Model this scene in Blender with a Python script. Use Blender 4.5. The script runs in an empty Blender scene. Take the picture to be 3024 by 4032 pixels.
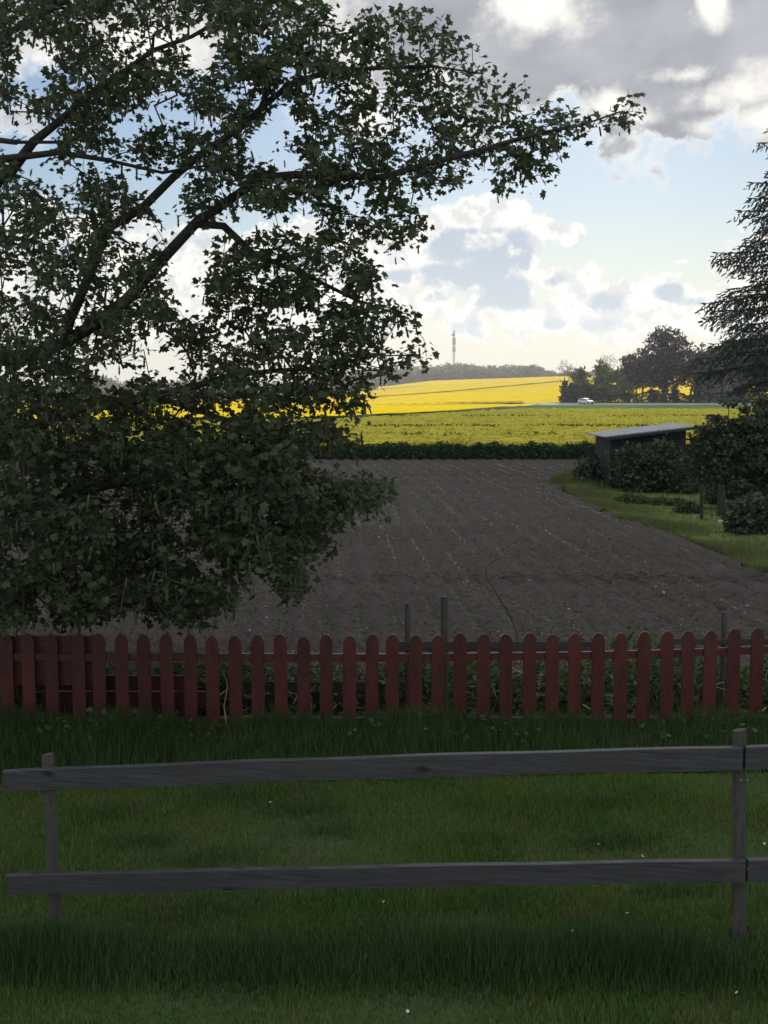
import bpy, math, random
import numpy as np
from mathutils import Vector, Matrix
R = math.radians
rng = np.random.default_rng(7)
random.seed(7)
sc = bpy.context.scene
COL = sc.collection

# ------------------------------------------------------------------ camera, sky, sun, exposure
F = 4600.0; TH = math.radians(5.907); EYE = 3.05
cd = bpy.data.cameras.new('camera'); cam = bpy.data.objects.new('camera', cd); COL.objects.link(cam)
cd.sensor_fit = 'VERTICAL'; cd.sensor_height = 36.0; cd.lens = 36.0*F/4032.0
cd.clip_start = 0.05; cd.clip_end = 20000
cam.location = (0, 0, EYE); cam.rotation_euler = (math.pi/2-TH, 0, 0)
sc.camera = cam
sc.view_settings.view_transform = 'Standard'; sc.view_settings.look = 'None'
sc.view_settings.gamma = 1; sc.view_settings.exposure = 0.42
SUN_AZ, SUN_EL = R(12), R(28)
SUN = np.array([math.sin(SUN_AZ)*math.cos(SUN_EL), math.cos(SUN_AZ)*math.cos(SUN_EL), math.sin(SUN_EL)])
sl = bpy.data.lights.new('sun', 'SUN'); sl.energy = 3.2; sl.angle = R(0.5); sl.color = (1, .93, .8)
so = bpy.data.objects.new('sun', sl); COL.objects.link(so)
so.rotation_euler = Vector(-SUN).to_track_quat('-Z', 'Y').to_euler(); so.location = (60, 0, 90)

def pxdir(px, py):
    v = Vector(((px-1512)/F, 1, (2016-py)/F))
    c, s = math.cos(TH), math.sin(TH)
    return Vector((v.x, c*v.y+s*v.z, c*v.z-s*v.y))
def P(px, py, Y):
    d = pxdir(px, py); k = Y/d.y
    return Vector((d.x*k, Y, EYE+d.z*k))
def azel(px, py):
    d = pxdir(px, py).normalized()
    return math.atan2(d.x, d.y), math.asin(d.z)

# ---- node helper
class NT:
    def __init__(s, tree): s.t = tree; s.n = tree.nodes; s.l = tree.links
    def new(s, kind, **kw):
        n = s.n.new(kind)
        for k, v in kw.items(): setattr(n, k, v)
        return n
    def put(s, sock, v):
        if isinstance(v, bpy.types.NodeSocket): s.l.new(v, sock)
        elif v is not None: sock.default_value = v
    def m(s, op, a, b=None, c=None, clamp=False):
        n = s.new('ShaderNodeMath', operation=op, use_clamp=clamp)
        s.put(n.inputs[0], a); s.put(n.inputs[1], b); s.put(n.inputs[2], c)
        return n.outputs[0]
    def step(s, x, a, b, lo=0.0, hi=1.0):
        n = s.new('ShaderNodeMapRange', interpolation_type='SMOOTHSTEP')
        s.put(n.inputs[0], x); n.inputs[1].default_value = a; n.inputs[2].default_value = b
        n.inputs[3].default_value = lo; n.inputs[4].default_value = hi
        return n.outputs[0]
    def mix(s, f, a, b):
        n = s.new('ShaderNodeMix', data_type='RGBA')
        s.put(n.inputs[0], f)
        s.put(n.inputs[6], (*a, 1) if isinstance(a, tuple) and len(a) == 3 else a)
        s.put(n.inputs[7], (*b, 1) if isinstance(b, tuple) and len(b) == 3 else b)
        return n.outputs[2]
    def noise(s, vec, scale, detail=4, rough=.55, dist=0):
        n = s.new('ShaderNodeTexNoise')
        s.put(n.inputs['Vector'], vec); n.inputs['Scale'].default_value = scale
        n.inputs['Detail'].default_value = detail; n.inputs['Roughness'].default_value = rough
        n.inputs['Distortion'].default_value = dist
        return n.outputs[0]
    def xyz(s, x, y, z):
        n = s.new('ShaderNodeCombineXYZ')
        s.put(n.inputs[0], x); s.put(n.inputs[1], y); s.put(n.inputs[2], z)
        return n.outputs[0]

# ---- world: physical sky with backlit cumulus
w = bpy.data.worlds.new('World'); sc.world = w; w.use_nodes = True
T = NT(w.node_tree); T.n.clear()
out = T.new('ShaderNodeOutputWorld')
sky = T.new('ShaderNodeTexSky', sky_type='NISHITA')
sky.sun_disc = False; sky.sun_elevation = SUN_EL; sky.sun_rotation = SUN_AZ
sky.air_density = 1.3; sky.dust_density = .5; sky.ozone_density = 2.0
tc = T.new('ShaderNodeTexCoord'); sp = T.new('ShaderNodeSeparateXYZ')
T.l.new(tc.outputs['Generated'], sp.inputs[0])
AZ = T.m('ARCTAN2', sp.outputs[0], sp.outputs[1]); EL = T.m('ARCSINE', sp.outputs[2])
cv = T.xyz(AZ, EL, 0)
n1 = T.noise(cv, 30, 9, .6, .2)
n2 = T.noise(T.xyz(AZ, T.m('MULTIPLY', EL, 1.8), 3.1), 9, 6, .55)
n3 = T.noise(T.xyz(AZ, T.m('MULTIPLY', EL, 1.5), 7.7), 5, 5, .5)
N1 = T.m('SUBTRACT', n1, .5); N2 = T.m('SUBTRACT', n2, .5); N3 = T.m('SUBTRACT', n3, .5)
def blobs(lst):
    acc = None
    for (px, py, rx, ry, a) in lst:
        a0, e0 = azel(px, py)
        dx = T.m('DIVIDE', T.m('SUBTRACT', AZ, a0), rx/F)
        dy = T.m('DIVIDE', T.m('SUBTRACT', EL, e0), ry/F)
        d2 = T.m('ADD', T.m('MULTIPLY', dx, dx), T.m('MULTIPLY', dy, dy))
        f = T.m('MULTIPLY', T.m('SUBTRACT', 1, T.m('SQRT', d2)), a)
        acc = f if acc is None else T.m('SMOOTH_MAX', acc, f, .12)
    return acc
HIGH = [(2100, 60, 1000, 430, 1.0), (2620, 330, 420, 300, .9), (3100, 230, 520, 290, 1.0), (2380, 430, 230, 100, .5), (1350, 60, 420, 260, .7), (500, 60, 800, 230, .5), (-300, 60, 600, 350, .8), (2400, -400, 1800, 560, 1.2)]
HB = [(2110, 40, 190, 90, 1.0), (2805, 10, 60, 85, 1.6), (2690, 300, 120, 24, .7), (2900, 365, 130, 70, 1.0), (2390, 415, 110, 50, 1.1), (2510, 455, 70, 55, .9), (3000, 465, 120, 60, 1.1), (2770, 500, 60, 34, .8), (1400, 170, 120, 90, .8), (1280, 60, 90, 80, .7), (600, 160, 230, 110, 1.1), (1480, 420, 110, 60, .7), (150, 260, 160, 90, .7)]
CUM = [(1870, 880, 265, 92, .8), (2060, 925, 160, 85, .8), (2245, 928, 66, 40, .45), (1900, 1030, 220, 150, 1.0), (1620, 1000, 290, 140, .9), (1990, 1150, 190, 100, .9), (2170, 1110, 85, 60, .6), (2335, 1085, 62, 78, .6), (2330, 1180, 240, 90, .7), (2640, 1150, 130, 56, .6), (2690, 1030, 80, 20, .35), (2560, 1250, 900, 120, .6), (2960, 1090, 210, 70, .6), (1250, 980, 460, 130, .8), (700, 1010, 520, 130, .7), (200, 900, 420, 90, .6), (900, 1220, 1000, 150, .6), (3300, 1000, 300, 260, .7), (-300, 1100, 500, 250, .6)]
CD = [(1880, 965, 230, 80, 1.3), (1970, 1050, 170, 140, 1.6), (1720, 1115, 300, 75, 1.2), (1990, 1165, 160, 70, 1.2), (2165, 1112, 62, 40, .7), (2370, 1195, 95, 48, .8), (2640, 1152, 62, 34, .9), (2740, 1180, 90, 28, .7), (1150, 1010, 260, 60, .7), (600, 930, 300, 60, .6), (2100, 1290, 700, 40, .5)]
dH = T.m('ADD', T.m('ADD', blobs(HIGH), T.m('MULTIPLY', N2, 1.5)), T.m('MULTIPLY', N1, 1.2))
dC = T.m('ADD', T.m('ADD', blobs(CUM), T.m('MULTIPLY', N1, 2.2)), T.m('MULTIPLY', N2, .6))
dHB = T.m('ADD', T.m('ADD', blobs(HB), T.m('MULTIPLY', N1, 3.0)), T.m('MULTIPLY', N2, 2.6))
dCD = T.m('ADD', T.m('ADD', blobs(CD), T.m('MULTIPLY', N1, 1.5)), T.m('MULTIPLY', N2, .5))
mH = T.step(dH, -.04, .26); mC = T.step(dC, -.04, .20)
bg_sky = T.new('ShaderNodeVectorMath', operation='MULTIPLY')
T.l.new(sky.outputs[0], bg_sky.inputs[0]); bg_sky.inputs[1].default_value = (.046, .051, .060)
SKYC = bg_sky.outputs[0]
# far towards the horizon the air is creamy
hz = T.step(EL, R(-1), R(9), 1, 0)
SKYC = T.mix(T.m('MULTIPLY', hz, .85), SKYC, (.60, .61, .575))
dcv = T.step(dCD, -.05, .45)
n4 = T.m('ADD', T.noise(T.xyz(AZ, EL, 5.0), 48, 6, .6), T.m('MULTIPLY', T.m('SUBTRACT', T.noise(T.xyz(AZ, T.m('ADD', EL, .004), 5.0), 48, 6, .6), T.noise(T.xyz(AZ, T.m('SUBTRACT', EL, .004), 5.0), 48, 6, .6)), -1.2))
WH = T.mix(T.step(n4, .34, .62), (.60, .62, .62), (.84, .82, .75))
colC = T.mix(T.m('MULTIPLY', dcv, T.step(dC, .10, .45)), WH, T.mix(hz, (.39, .46, .54), (.50, .55, .59)))
low = T.mix(T.m('MULTIPLY', mC, T.step(EL, R(1.0), R(3.6), .25, 1)), SKYC, colC)
dhv = T.m('MULTIPLY', T.step(dHB, .95, -.45), T.step(T.m('ADD', dH, T.m('MULTIPLY', N1, .5)), .0, .34))
colH = T.mix(dhv, (.86, .83, .77), T.mix(T.step(n2, .32, .68), (.29, .30, .33), (.42, .43, .46)))
allc = T.mix(mH, low, colH)
# rest of the vault: heavy broken cloud overhead and behind
vault = T.mix(T.step(n3, .35, .65), (.32, .35, .39), (.58, .61, .66))
allc = T.mix(T.step(EL, R(19), R(30)), allc, vault)
back = T.m('MULTIPLY', T.step(sp.outputs[1], .75, .3), .85)
allc = T.mix(back, allc, vault)
bg = T.new('ShaderNodeBackground'); T.l.new(allc, bg.inputs[0]); bg.inputs[1].default_value = 1.0
T.l.new(bg.outputs[0], out.inputs[0])
w.cycles.sampling_method = 'MANUAL'; w.cycles.sample_map_resolution = 1024

# ------------------------------------------------------------------ object helpers
def link(name, me, mat=None, parent=None):
    o = bpy.data.objects.new(name, me); COL.objects.link(o)
    if mat is not None:
        for mm in (mat if isinstance(mat, (list, tuple)) else [mat]): me.materials.append(mm)
    if parent is not None: o.parent = parent
    return o
def tag(o, label=None, cat=None, group=None, kind=None):
    if label: o['label'] = label
    if cat: o['category'] = cat
    if group: o['group'] = group
    if kind: o['kind'] = kind
    return o
def empty(name, loc=(0, 0, 0)):
    o = bpy.data.objects.new(name, None); COL.objects.link(o); o.location = loc
    o.empty_display_size = .2
    return o
def raw_mesh(name, V, Fs, smooth=False, mats=None):
    """V (n,3) array, Fs (m,k) int array with -1 padding allowed, or list of arrays"""
    me = bpy.data.meshes.new(name)
    if not isinstance(Fs, list): Fs = [Fs]
    Fs = [np.asarray(f) for f in Fs if len(f)]
    loops = np.concatenate([f.ravel() for f in Fs]).astype(np.int32)
    tot = np.concatenate([np.full(len(f), f.shape[1]) for f in Fs]).astype(np.int32)
    st = np.concatenate([[0], np.cumsum(tot)[:-1]]).astype(np.int32)
    me.vertices.add(len(V)); me.vertices.foreach_set('co', np.ascontiguousarray(V, dtype=np.float32).ravel())
    me.loops.add(len(loops)); me.loops.foreach_set('vertex_index', loops)
    me.polygons.add(len(tot)); me.polygons.foreach_set('loop_start', st)
    try: me.polygons.foreach_set('loop_total', tot)
    except Exception: pass
    if mats is not None: me.polygons.foreach_set('material_index', np.asarray(mats, dtype=np.int32))
    me.update(calc_edges=True); me.validate()
    me.polygons.foreach_set('use_smooth', np.full(len(me.polygons), smooth))
    return me
class MB:
    def __init__(s): s.v = []; s.f = {3: [], 4: []}; s.n = 0
    def add(s, V, Fc):
        V = np.asarray(V, float); s.v.append(V)
        for f in Fc: s.f.setdefault(len(f), []).append([i+s.n for i in f])
        s.n += len(V)
    def box(s, c, d, rot=None):
        x, y, z = d[0]/2, d[1]/2, d[2]/2
        V = np.array([(-x,-y,-z),(x,-y,-z),(x,y,-z),(-x,y,-z),(-x,-y,z),(x,-y,z),(x,y,z),(-x,y,z)])
        if rot is not None: V = V @ np.array(rot).T
        s.add(V+np.array(c), [(0,3,2,1),(4,5,6,7),(0,1,5,4),(1,2,6,5),(2,3,7,6),(3,0,4,7)])
    def hull(s, A, B):      # two matching rings (n,3) -> capped loft
        n = len(A); V = np.concatenate([A, B])
        fc = [(i, (i+1) % n, n+(i+1) % n, n+i) for i in range(n)]
        fc += [tuple(range(n))[::-1], tuple(range(n, 2*n))]
        s.add(V, fc)
    def tube(s, pts, rads, k=8, cap=True):
        pts = [np.asarray(p, float) for p in pts]; rings = []
        for i, p in enumerate(pts):
            t = pts[min(i+1, len(pts)-1)]-pts[max(i-1, 0)]; t = t/(np.linalg.norm(t)+1e-9)
            a = np.cross(t, (0, 1, 0) if abs(t[1]) < .9 else (1, 0, 0)); a /= np.linalg.norm(a); b = np.cross(t, a)
            an = np.arange(k)*2*math.pi/k
            rings.append(p+rads[i]*(np.cos(an)[:, None]*a+np.sin(an)[:, None]*b))
        V = np.concatenate(rings); fc = []
        for i in range(len(pts)-1):
            for j in range(k): fc.append((i*k+j, i*k+(j+1) % k, (i+1)*k+(j+1) % k, (i+1)*k+j))
        if cap: fc += [tuple(range(k))[::-1], tuple(range((len(pts)-1)*k, len(pts)*k))]
        s.add(V, fc)
    def build(s, name, mat, parent=None, smooth=False, bevel=0):
        me = raw_mesh(name, np.concatenate(s.v), [np.array(f) for f in s.f.values() if f], smooth)
        o = link(name, me, mat, parent)
        if bevel:
            b = o.modifiers.new('bevel', 'BEVEL'); b.width = bevel; b.segments = 2; b.limit_method = 'ANGLE'
        return o
def instance(TV, TF, pos, rot, scl):
    """template verts (k,3), faces (m,j); pos (n,3), rot (n,3,3), scl (n,) or (n,3)"""
    n, k = len(pos), len(TV)
    scl = np.asarray(scl, float)
    if scl.ndim == 1: scl = scl[:, None].repeat(3, 1)
    V = np.einsum('nij,nkj->nki', rot, TV[None]*scl[:, None, :])+pos[:, None, :]
    Fc = (TF[None]+(np.arange(n)*k)[:, None, None]).reshape(-1, TF.shape[1])
    return V.reshape(-1, 3), Fc
def merge(parts):
    V = []; Fc = {}; n = 0
    for v, f in parts:
        V.append(v)
        for ff in (f if isinstance(f, list) else [f]): Fc.setdefault(ff.shape[1], []).append(ff+n)
        n += len(v)
    return np.concatenate(V), [np.concatenate(x) for x in Fc.values()]
def rots(n, zdir=None, spread=1.0, up=None):
    """random rotations; columns x,y,z. y axis = given direction (n,3) (leaf tip), z = normal jittered around up"""
    y = zdir if zdir is not None else rng.normal(size=(n, 3))
    y = y/np.linalg.norm(y, axis=1, keepdims=True)
    u = (np.array([0, 0, 1.]) if up is None else up)+rng.normal(size=(n, 3))*spread
    z = u-(u*y).sum(1, keepdims=True)*y; z /= np.linalg.norm(z, axis=1, keepdims=True)+1e-9
    x = np.cross(y, z)
    return np.stack([x, y, z], axis=2)

# ------------------------------------------------------------------ materials
def mat(name, ca, cb=None, scale=5, rough=.8, island=0.0, trans=0.0, coord='Object', bump=0, bscale=None, spec=.3, detail=4, cc=None, scale2=None, stretch=None, metal=0, objvar=0):
    m = bpy.data.materials.new(name); m.use_nodes = True; t = NT(m.node_tree); t.n.clear()
    o = t.new('ShaderNodeOutputMaterial'); b = t.new('ShaderNodeBsdfPrincipled')
    tcn = t.new('ShaderNodeTexCoord'); vec = tcn.outputs[coord]
    if stretch:
        mp = t.new('ShaderNodeMapping'); mp.inputs['Scale'].default_value = stretch; t.l.new(vec, mp.inputs[0]); vec = mp.outputs[0]
    cb = cb or ca
    c = t.mix(t.step(t.noise(vec, scale, detail), .3, .7), ca, cb)
    if cc: c = t.mix(t.step(t.noise(vec, scale2 or scale*7, 3), .52, .68), c, cc)
    if island:
        g = t.new('ShaderNodeNewGeometry')
        h = t.new('ShaderNodeHueSaturation'); t.put(h.inputs['Color'], c)
        t.put(h.inputs['Value'], t.m('ADD', 1-island, t.m('MULTIPLY', g.outputs['Random Per Island'], 2*island)))
        t.put(h.inputs['Hue'], t.m('ADD', .5-.02, t.m('MULTIPLY', t.m('FRACT', t.m('MULTIPLY', g.outputs['Random Per Island'], 7.3)), .04)))
        c = h.outputs[0]
    if objvar:
        oi = t.new('ShaderNodeObjectInfo'); h2 = t.new('ShaderNodeHueSaturation'); t.put(h2.inputs['Color'], c)
        t.put(h2.inputs['Value'], t.m('ADD', 1-objvar, t.m('MULTIPLY', oi.outputs['Random'], 2*objvar))); c = h2.outputs[0]
    t.put(b.inputs['Base Color'], c); b.inputs['Roughness'].default_value = rough
    b.inputs['Specular IOR Level'].default_value = spec; b.inputs['Metallic'].default_value = metal
    if bump:
        bn = t.new('ShaderNodeBump'); bn.inputs['Strength'].default_value = bump; bn.inputs['Distance'].default_value = .02
        t.put(bn.inputs['Height'], t.noise(vec, bscale or scale*4, 5)); t.l.new(bn.outputs[0], b.inputs['Normal'])
    res = b.outputs[0]
    if trans:
        tr = t.new('ShaderNodeBsdfTranslucent'); t.put(tr.inputs[0], c)
        mx = t.new('ShaderNodeMixShader'); mx.inputs[0].default_value = trans
        t.l.new(res, mx.inputs[1]); t.l.new(tr.outputs[0], mx.inputs[2]); res = mx.outputs[0]
    t.l.new(res, o.inputs[0])
    m['nt'] = 1
    return m
M = {}
M['lawn'] = mat('lawn_soil', (.050, .085, .024), (.07, .09, .03), 1.2, .95)
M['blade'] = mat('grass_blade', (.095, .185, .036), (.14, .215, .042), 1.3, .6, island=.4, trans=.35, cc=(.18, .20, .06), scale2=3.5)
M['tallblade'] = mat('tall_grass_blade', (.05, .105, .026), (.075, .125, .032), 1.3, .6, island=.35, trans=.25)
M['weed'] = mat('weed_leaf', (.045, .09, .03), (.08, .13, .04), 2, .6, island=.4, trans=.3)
M['margin'] = mat('margin_grass_blade', (.13, .19, .055), (.22, .23, .09), .6, .7, island=.4, trans=.35)
M['weedlit'] = mat('weed_leaf_lit', (.07, .12, .03), (.12, .17, .05), 2, .6, island=.4, trans=.35)  # brighter copy of the weed leaf, light put into its colour
M['seedling'] = mat('seedling', (.29, .255, .19), (.22, .20, .14), 6, .8, island=.3)
M['straw'] = mat('straw', (.26, .23, .15), (.17, .15, .10), 6, .8, island=.4)
M['rail'] = mat('weathered_rail', (.052, .056, .074), (.075, .079, .090), 3, .45, cc=(.045, .047, .055), scale2=4.5, stretch=(.5, 1, 2.2), bump=.15, bscale=18, spec=.5)
M['darkpost'] = mat('dark_post', (.035, .03, .025), (.05, .045, .04), 6, .8)
M['post'] = mat('weathered_post', (.075, .068, .056), (.11, .10, .085), 6, .8, stretch=(3, 3, .4), bump=.4, bscale=20, cc=(.05, .05, .04))
M['red'] = mat('red_paint', (.080, .020, .017), (.108, .028, .022), 5, .38, bump=.1, bscale=30, spec=.5, objvar=.16, cc=(.05, .018, .015), scale2=12, stretch=(2, 2, .5))
M['grey'] = mat('grey_plank', (.06, .058, .055), (.09, .085, .08), 5, .8, bump=.3, stretch=(.5, 2, 3))
M['dark_plank'] = mat('dark_plank', (.04, .036, .034), (.065, .055, .05), 5, .8, bump=.3, stretch=(.5, 2, 3))
M['bark'] = mat('bark', (.055, .05, .045), (.09, .08, .07), 9, .9, bump=.5, bscale=40, stretch=(1, 1, .5))
M['leaf'] = mat('sycamore_leaf', (.088, .120, .052), (.115, .142, .065), .7, .5, island=.4, trans=.5, spec=.4)
M['raceme'] = mat('hanging_flower', (.13, .155, .07), (.15, .165, .08), 2, .7, island=.25, trans=.2)
M['spruce'] = mat('spruce_needles', (.075, .09, .075), (.10, .115, .095), .8, .7, island=.3, trans=.1)
M['cone'] = mat('spruce_cone', (.13, .07, .035), (.09, .05, .03), 3, .8)
M['beech'] = mat('copper_beech_leaf', (.075, .052, .062), (.10, .075, .085), .3, .7, island=.4, trans=.25)
M['oliveleaf'] = mat('young_leaf', (.17, .19, .08), (.21, .22, .10), .3, .7, island=.35, trans=.3)
M['darkleaf'] = mat('dark_leaf', (.06, .08, .045), (.09, .11, .055), .3, .7, island=.4, trans=.2)
M['hedge'] = mat('hedge_leaf', (.035, .05, .032), (.055, .07, .04), .5, .7, island=.4, trans=.2)
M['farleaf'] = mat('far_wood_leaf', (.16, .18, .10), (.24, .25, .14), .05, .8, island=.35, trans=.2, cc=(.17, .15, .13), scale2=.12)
M['twig'] = mat('bare_twig', (.13, .11, .10), (.17, .15, .13), 2, .9)
M['rape'] = mat('rapeseed_flower', (.72, .52, .010), (.78, .58, .016), .02, 1.0, spec=0, cc=(.62, .48, .03), scale2=.15)
M['rapeclump'] = mat('rapeseed_flower_head', (.70, .52, .015), (.78, .60, .03), .1, .8, island=.25, trans=.2)
M['rapestem'] = mat('rapeseed_stem', (.035, .065, .022), (.055, .085, .03), .5, .8, island=.35, trans=.2)
M['rapegreen'] = mat('young_rapeseed_canopy', (.56, .50, .07), (.68, .58, .08), .12, .85, cc=(.40, .40, .07), scale2=.9, spec=0)
M['rapegreenclump'] = mat('young_rapeseed_head', (.55, .51, .075), (.66, .58, .085), .2, .8, island=.35, trans=.25)
M['tram'] = mat('tramline_crop', (.14, .15, .03), (.20, .18, .03), .2, 1, spec=0)
M['grassfar'] = mat('meadow', (.10, .19, .055), (.15, .22, .07), .05, 1, spec=0)
M['verge'] = mat('verge', (.085, .13, .045), (.15, .14, .08), .2, 1, spec=0)
M['ground'] = mat('ground_grass', (.07, .09, .03), (.10, .11, .04), .05, .95)
M['road'] = mat('road_asphalt', (.42, .42, .40), (.50, .49, .47), .3, 1, spec=.0)
M['roof'] = mat('corrugated_roof', (.26, .27, .30), (.34, .35, .38), 3, .4, cc=(.18, .19, .2), scale2=7, spec=.6)
M['shedwall'] = mat('shed_board', (.022, .020, .024), (.038, .033, .036), 3, .8, stretch=(4, 4, .5), bump=.3)
M['white'] = mat('white_paint', (.75, .76, .76), (.8, .8, .8), 2, .25, spec=.6)
M['glass'] = mat('car_glass', (.03, .035, .04), None, 2, .1, spec=.8)
M['rubber'] = mat('tyre', (.02, .02, .02), None, 2, .8)
M['lamp'] = mat('headlight_glass', (.8, .82, .85), None, 2, .1, spec=.9)
M['chrome'] = mat('wheel_rim', (.4, .4, .42), None, 2, .3, metal=.8)
M['steel'] = mat('galvanised_steel', (.32, .33, .33), (.38, .38, .38), .5, .6)
M['housewall'] = mat('rendered_wall', (.42, .42, .44), (.5, .5, .52), 1, .8)
M['houseroof'] = mat('roof_tile', (.12, .13, .12), (.17, .17, .15), 1, .8)
M['petal'] = mat('daisy_petal', (.8, .8, .78), None, 5, .6)
M['yellow'] = mat('daisy_centre', (.7, .5, .03), None, 5, .6)
M['stone'] = mat('pale_stone', (.32, .30, .27), (.45, .42, .38), 5, .8)
M['gardenlit'] = mat('garden_grass_lit', (.14, .185, .05), (.27, .28, .10), 1.1, .95, spec=.1, cc=(.08, .12, .03), scale2=4, bump=.5)  # pale colour holds the light lying on the garden patch
M["shadecloud"] = mat("shade_cloud_vapour", (.85, .85, .86), (.8, .8, .82), .01, 1.0)

def rail_mat():
    m = bpy.data.materials.new('weathered_board'); m.use_nodes = True; t = NT(m.node_tree); t.n.clear()
    o = t.new('ShaderNodeOutputMaterial'); b = t.new('ShaderNodeBsdfPrincipled')
    g = t.new('ShaderNodeTexCoord'); mp = t.new('ShaderNodeMapping'); mp.inputs['Scale'].default_value = (.22, 1, 5); t.l.new(g.outputs['Object'], mp.inputs[0]); v = mp.outputs[0]
    grain = t.noise(v, 14, 7, .65, .6)
    c = t.mix(t.step(grain, .32, .68), (.042, .041, .046), (.088, .086, .090))
    c = t.mix(t.step(t.noise(g.outputs['Object'], 1.7, 4, .6), .45, .7), c, (.060, .057, .058))
    vo = t.new('ShaderNodeTexVoronoi'); vo.inputs['Scale'].default_value = 3.1; vo.inputs['Randomness'].default_value = 1
    m2 = t.new('ShaderNodeMapping'); m2.inputs['Scale'].default_value = (.85, 1, 1.9); t.l.new(g.outputs['Object'], m2.inputs[0]); t.l.new(m2.outputs[0], vo.inputs['Vector'])
    kd = t.m('ADD', vo.outputs['Distance'], t.m('MULTIPLY', t.m('SUBTRACT', grain, .5), .10))
    c = t.mix(t.step(kd, .15, .05), c, (.018, .018, .024))
    t.put(b.inputs['Base Color'], c); b.inputs['Roughness'].default_value = .42; b.inputs['Specular IOR Level'].default_value = .5
    bn = t.new('ShaderNodeBump'); bn.inputs['Strength'].default_value = .25; bn.inputs['Distance'].default_value = .01
    t.put(bn.inputs['Height'], grain); t.l.new(bn.outputs[0], b.inputs['Normal'])
    t.l.new(b.outputs[0], o.inputs[0]); return m
M['board'] = rail_mat()
def soil_mat():
    m = bpy.data.materials.new('ploughed_soil'); m.use_nodes = True; t = NT(m.node_tree); t.n.clear()
    o = t.new('ShaderNodeOutputMaterial'); b = t.new('ShaderNodeBsdfPrincipled')
    g = t.new('ShaderNodeTexCoord'); v = g.outputs['Object']
    c = t.mix(t.step(t.noise(v, .35, 4), .3, .7), (.094, .075, .063), (.117, .095, .081))
    c = t.mix(t.step(t.noise(v, 9, 6, .7), .35, .7), c, (.064, .052, .046))
    c = t.mix(t.step(t.noise(v, 26, 3, .6), .60, .72), c, (.15, .135, .12))
    t.put(b.inputs['Base Color'], c); b.inputs['Roughness'].default_value = .85; b.inputs['Specular IOR Level'].default_value = .25
    bn = t.new('ShaderNodeBump'); bn.inputs['Strength'].default_value = .9; bn.inputs['Distance'].default_value = .05
    t.put(bn.inputs['Height'], t.noise(v, 14, 6, .7)); t.l.new(bn.outputs[0], b.inputs['Normal'])
    t.l.new(b.outputs[0], o.inputs[0]); return m
M['soil'] = soil_mat()

# ------------------------------------------------------------------ terrain
def tn(x, y):
    return .5*math.sin(.013*x+.7)*math.sin(.011*y+1.3)+.3*math.sin(.031*x-.4)*math.cos(.027*y)
CX = [-600, -260, -120, -11, 33, 120, 263, 700]      # crest profile across x at Y=800
CZ = [-7.5, -6.0, -4.6, 4.8, 10.0, 13.0, 13.6, 14.0]
def crest(x): return float(np.interp(x, CX, CZ))
def gz(x, y):
    z = 0.0
    if y < 11:
        t = min(1, max(0, (10.0-y)/2.6)); t = t*t*(3-2*t)
        z += (-.03+.078*2.6*math.tanh(x/2.6*1.0))*t
    if y > 170:
        t = min(1, (y-170)/110); z += -.35*t*t*(3-2*t)
    if y > 290:
        t = min(1, (y-290)/510); xx = x*800/y
        z += (crest(xx)+.35)*(t**1.05)
        if y > 800: z -= min(25, (y-800)*.012)
    return z
def hit(px, py, off=0.0):
    d = pxdir(px, py); y = 4.0
    while y < 1500:
        x = d.x/d.y*y; z = EYE+d.z/d.y*y
        if z <= gz(x, y)+off: break
        y *= 1.004
    return x, y, gz(x, y)+off
def sheet(name, xs_of_row, ys, off, material, noise=0.0, skirt=None, kind='structure', soft=None):
    """draped grid: for each y a list of xs (same count)"""
    V = []; nx = None
    for y in ys:
        xs = xs_of_row(y); nx = len(xs)
        for x in xs:
            yy = y if not callable(soft) else soft(x, y)
            V.append((x, yy, gz(x, yy)+off+(rng.normal()*noise if noise else 0)))
    ny = len(ys); a = np.arange(nx*ny).reshape(ny, nx)
    Fc = np.stack([a[:-1, :-1], a[:-1, 1:], a[1:, 1:], a[1:, :-1]], -1).reshape(-1, 4)
    V = np.array(V); mats = np.zeros(len(Fc), int); parts = [Fc]
    if skirt is not None:
        r = a[0]; base = V[r].copy(); base[:, 2] -= off; k = len(V)
        V = np.concatenate([V, base]); q = np.arange(nx-1)
        S = np.stack([k+q, k+q+1, r[q+1], r[q]], -1)
        Fc = np.concatenate([Fc, S]); mats = np.concatenate([mats, np.ones(len(S), int)])
    me = raw_mesh(name, V, Fc, True, mats if skirt is not None else None)
    o = link(name, me, [material, skirt] if skirt is not None else material)
    if kind: o['kind'] = kind
    return o
def lin(a, b, n): return list(np.linspace(a, b, n))
ysg = lin(-30, 4, 8)+lin(5, 14, 28)+lin(15, 60, 24)+lin(64, 300, 50)+lin(310, 820, 52)+lin(850, 1600, 14)+[2200, 3500, 6000, 9000]
sheet('ground', lambda y: [v*max(1, y/300) for v in (lin(-400, -24, 24)+lin(-20, 20, 61)+lin(24, 400, 24))], ysg, 0.0, M['ground'])
sheet('lawn', lambda y: lin(-26, 22, 120), lin(-12, 3.5, 10)+lin(4, 11.6, 40), .006, M['lawn'])

# the boundary between the green rapeseed and the flowering fields
BX = [-400, -28, -4.6, 17, 26, 53, 400]; BY = [70, 88, 101, 158, 161, 158, 150]
def far_edge(x): return float(np.interp(x, BX, BY))
FE = 52.3                                            # near edge of the green crop
# ploughed field
def plough_x(y): return lin(-45-y*.2, right_edge(y), 150)
EX = [(10, 9.4), (14.2, 5.4), (17, 4.9), (21, 5.2), (27, 6.1), (33, 7.2), (37, 7.0), (40, 7.1), (60, 7.3)]
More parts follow.
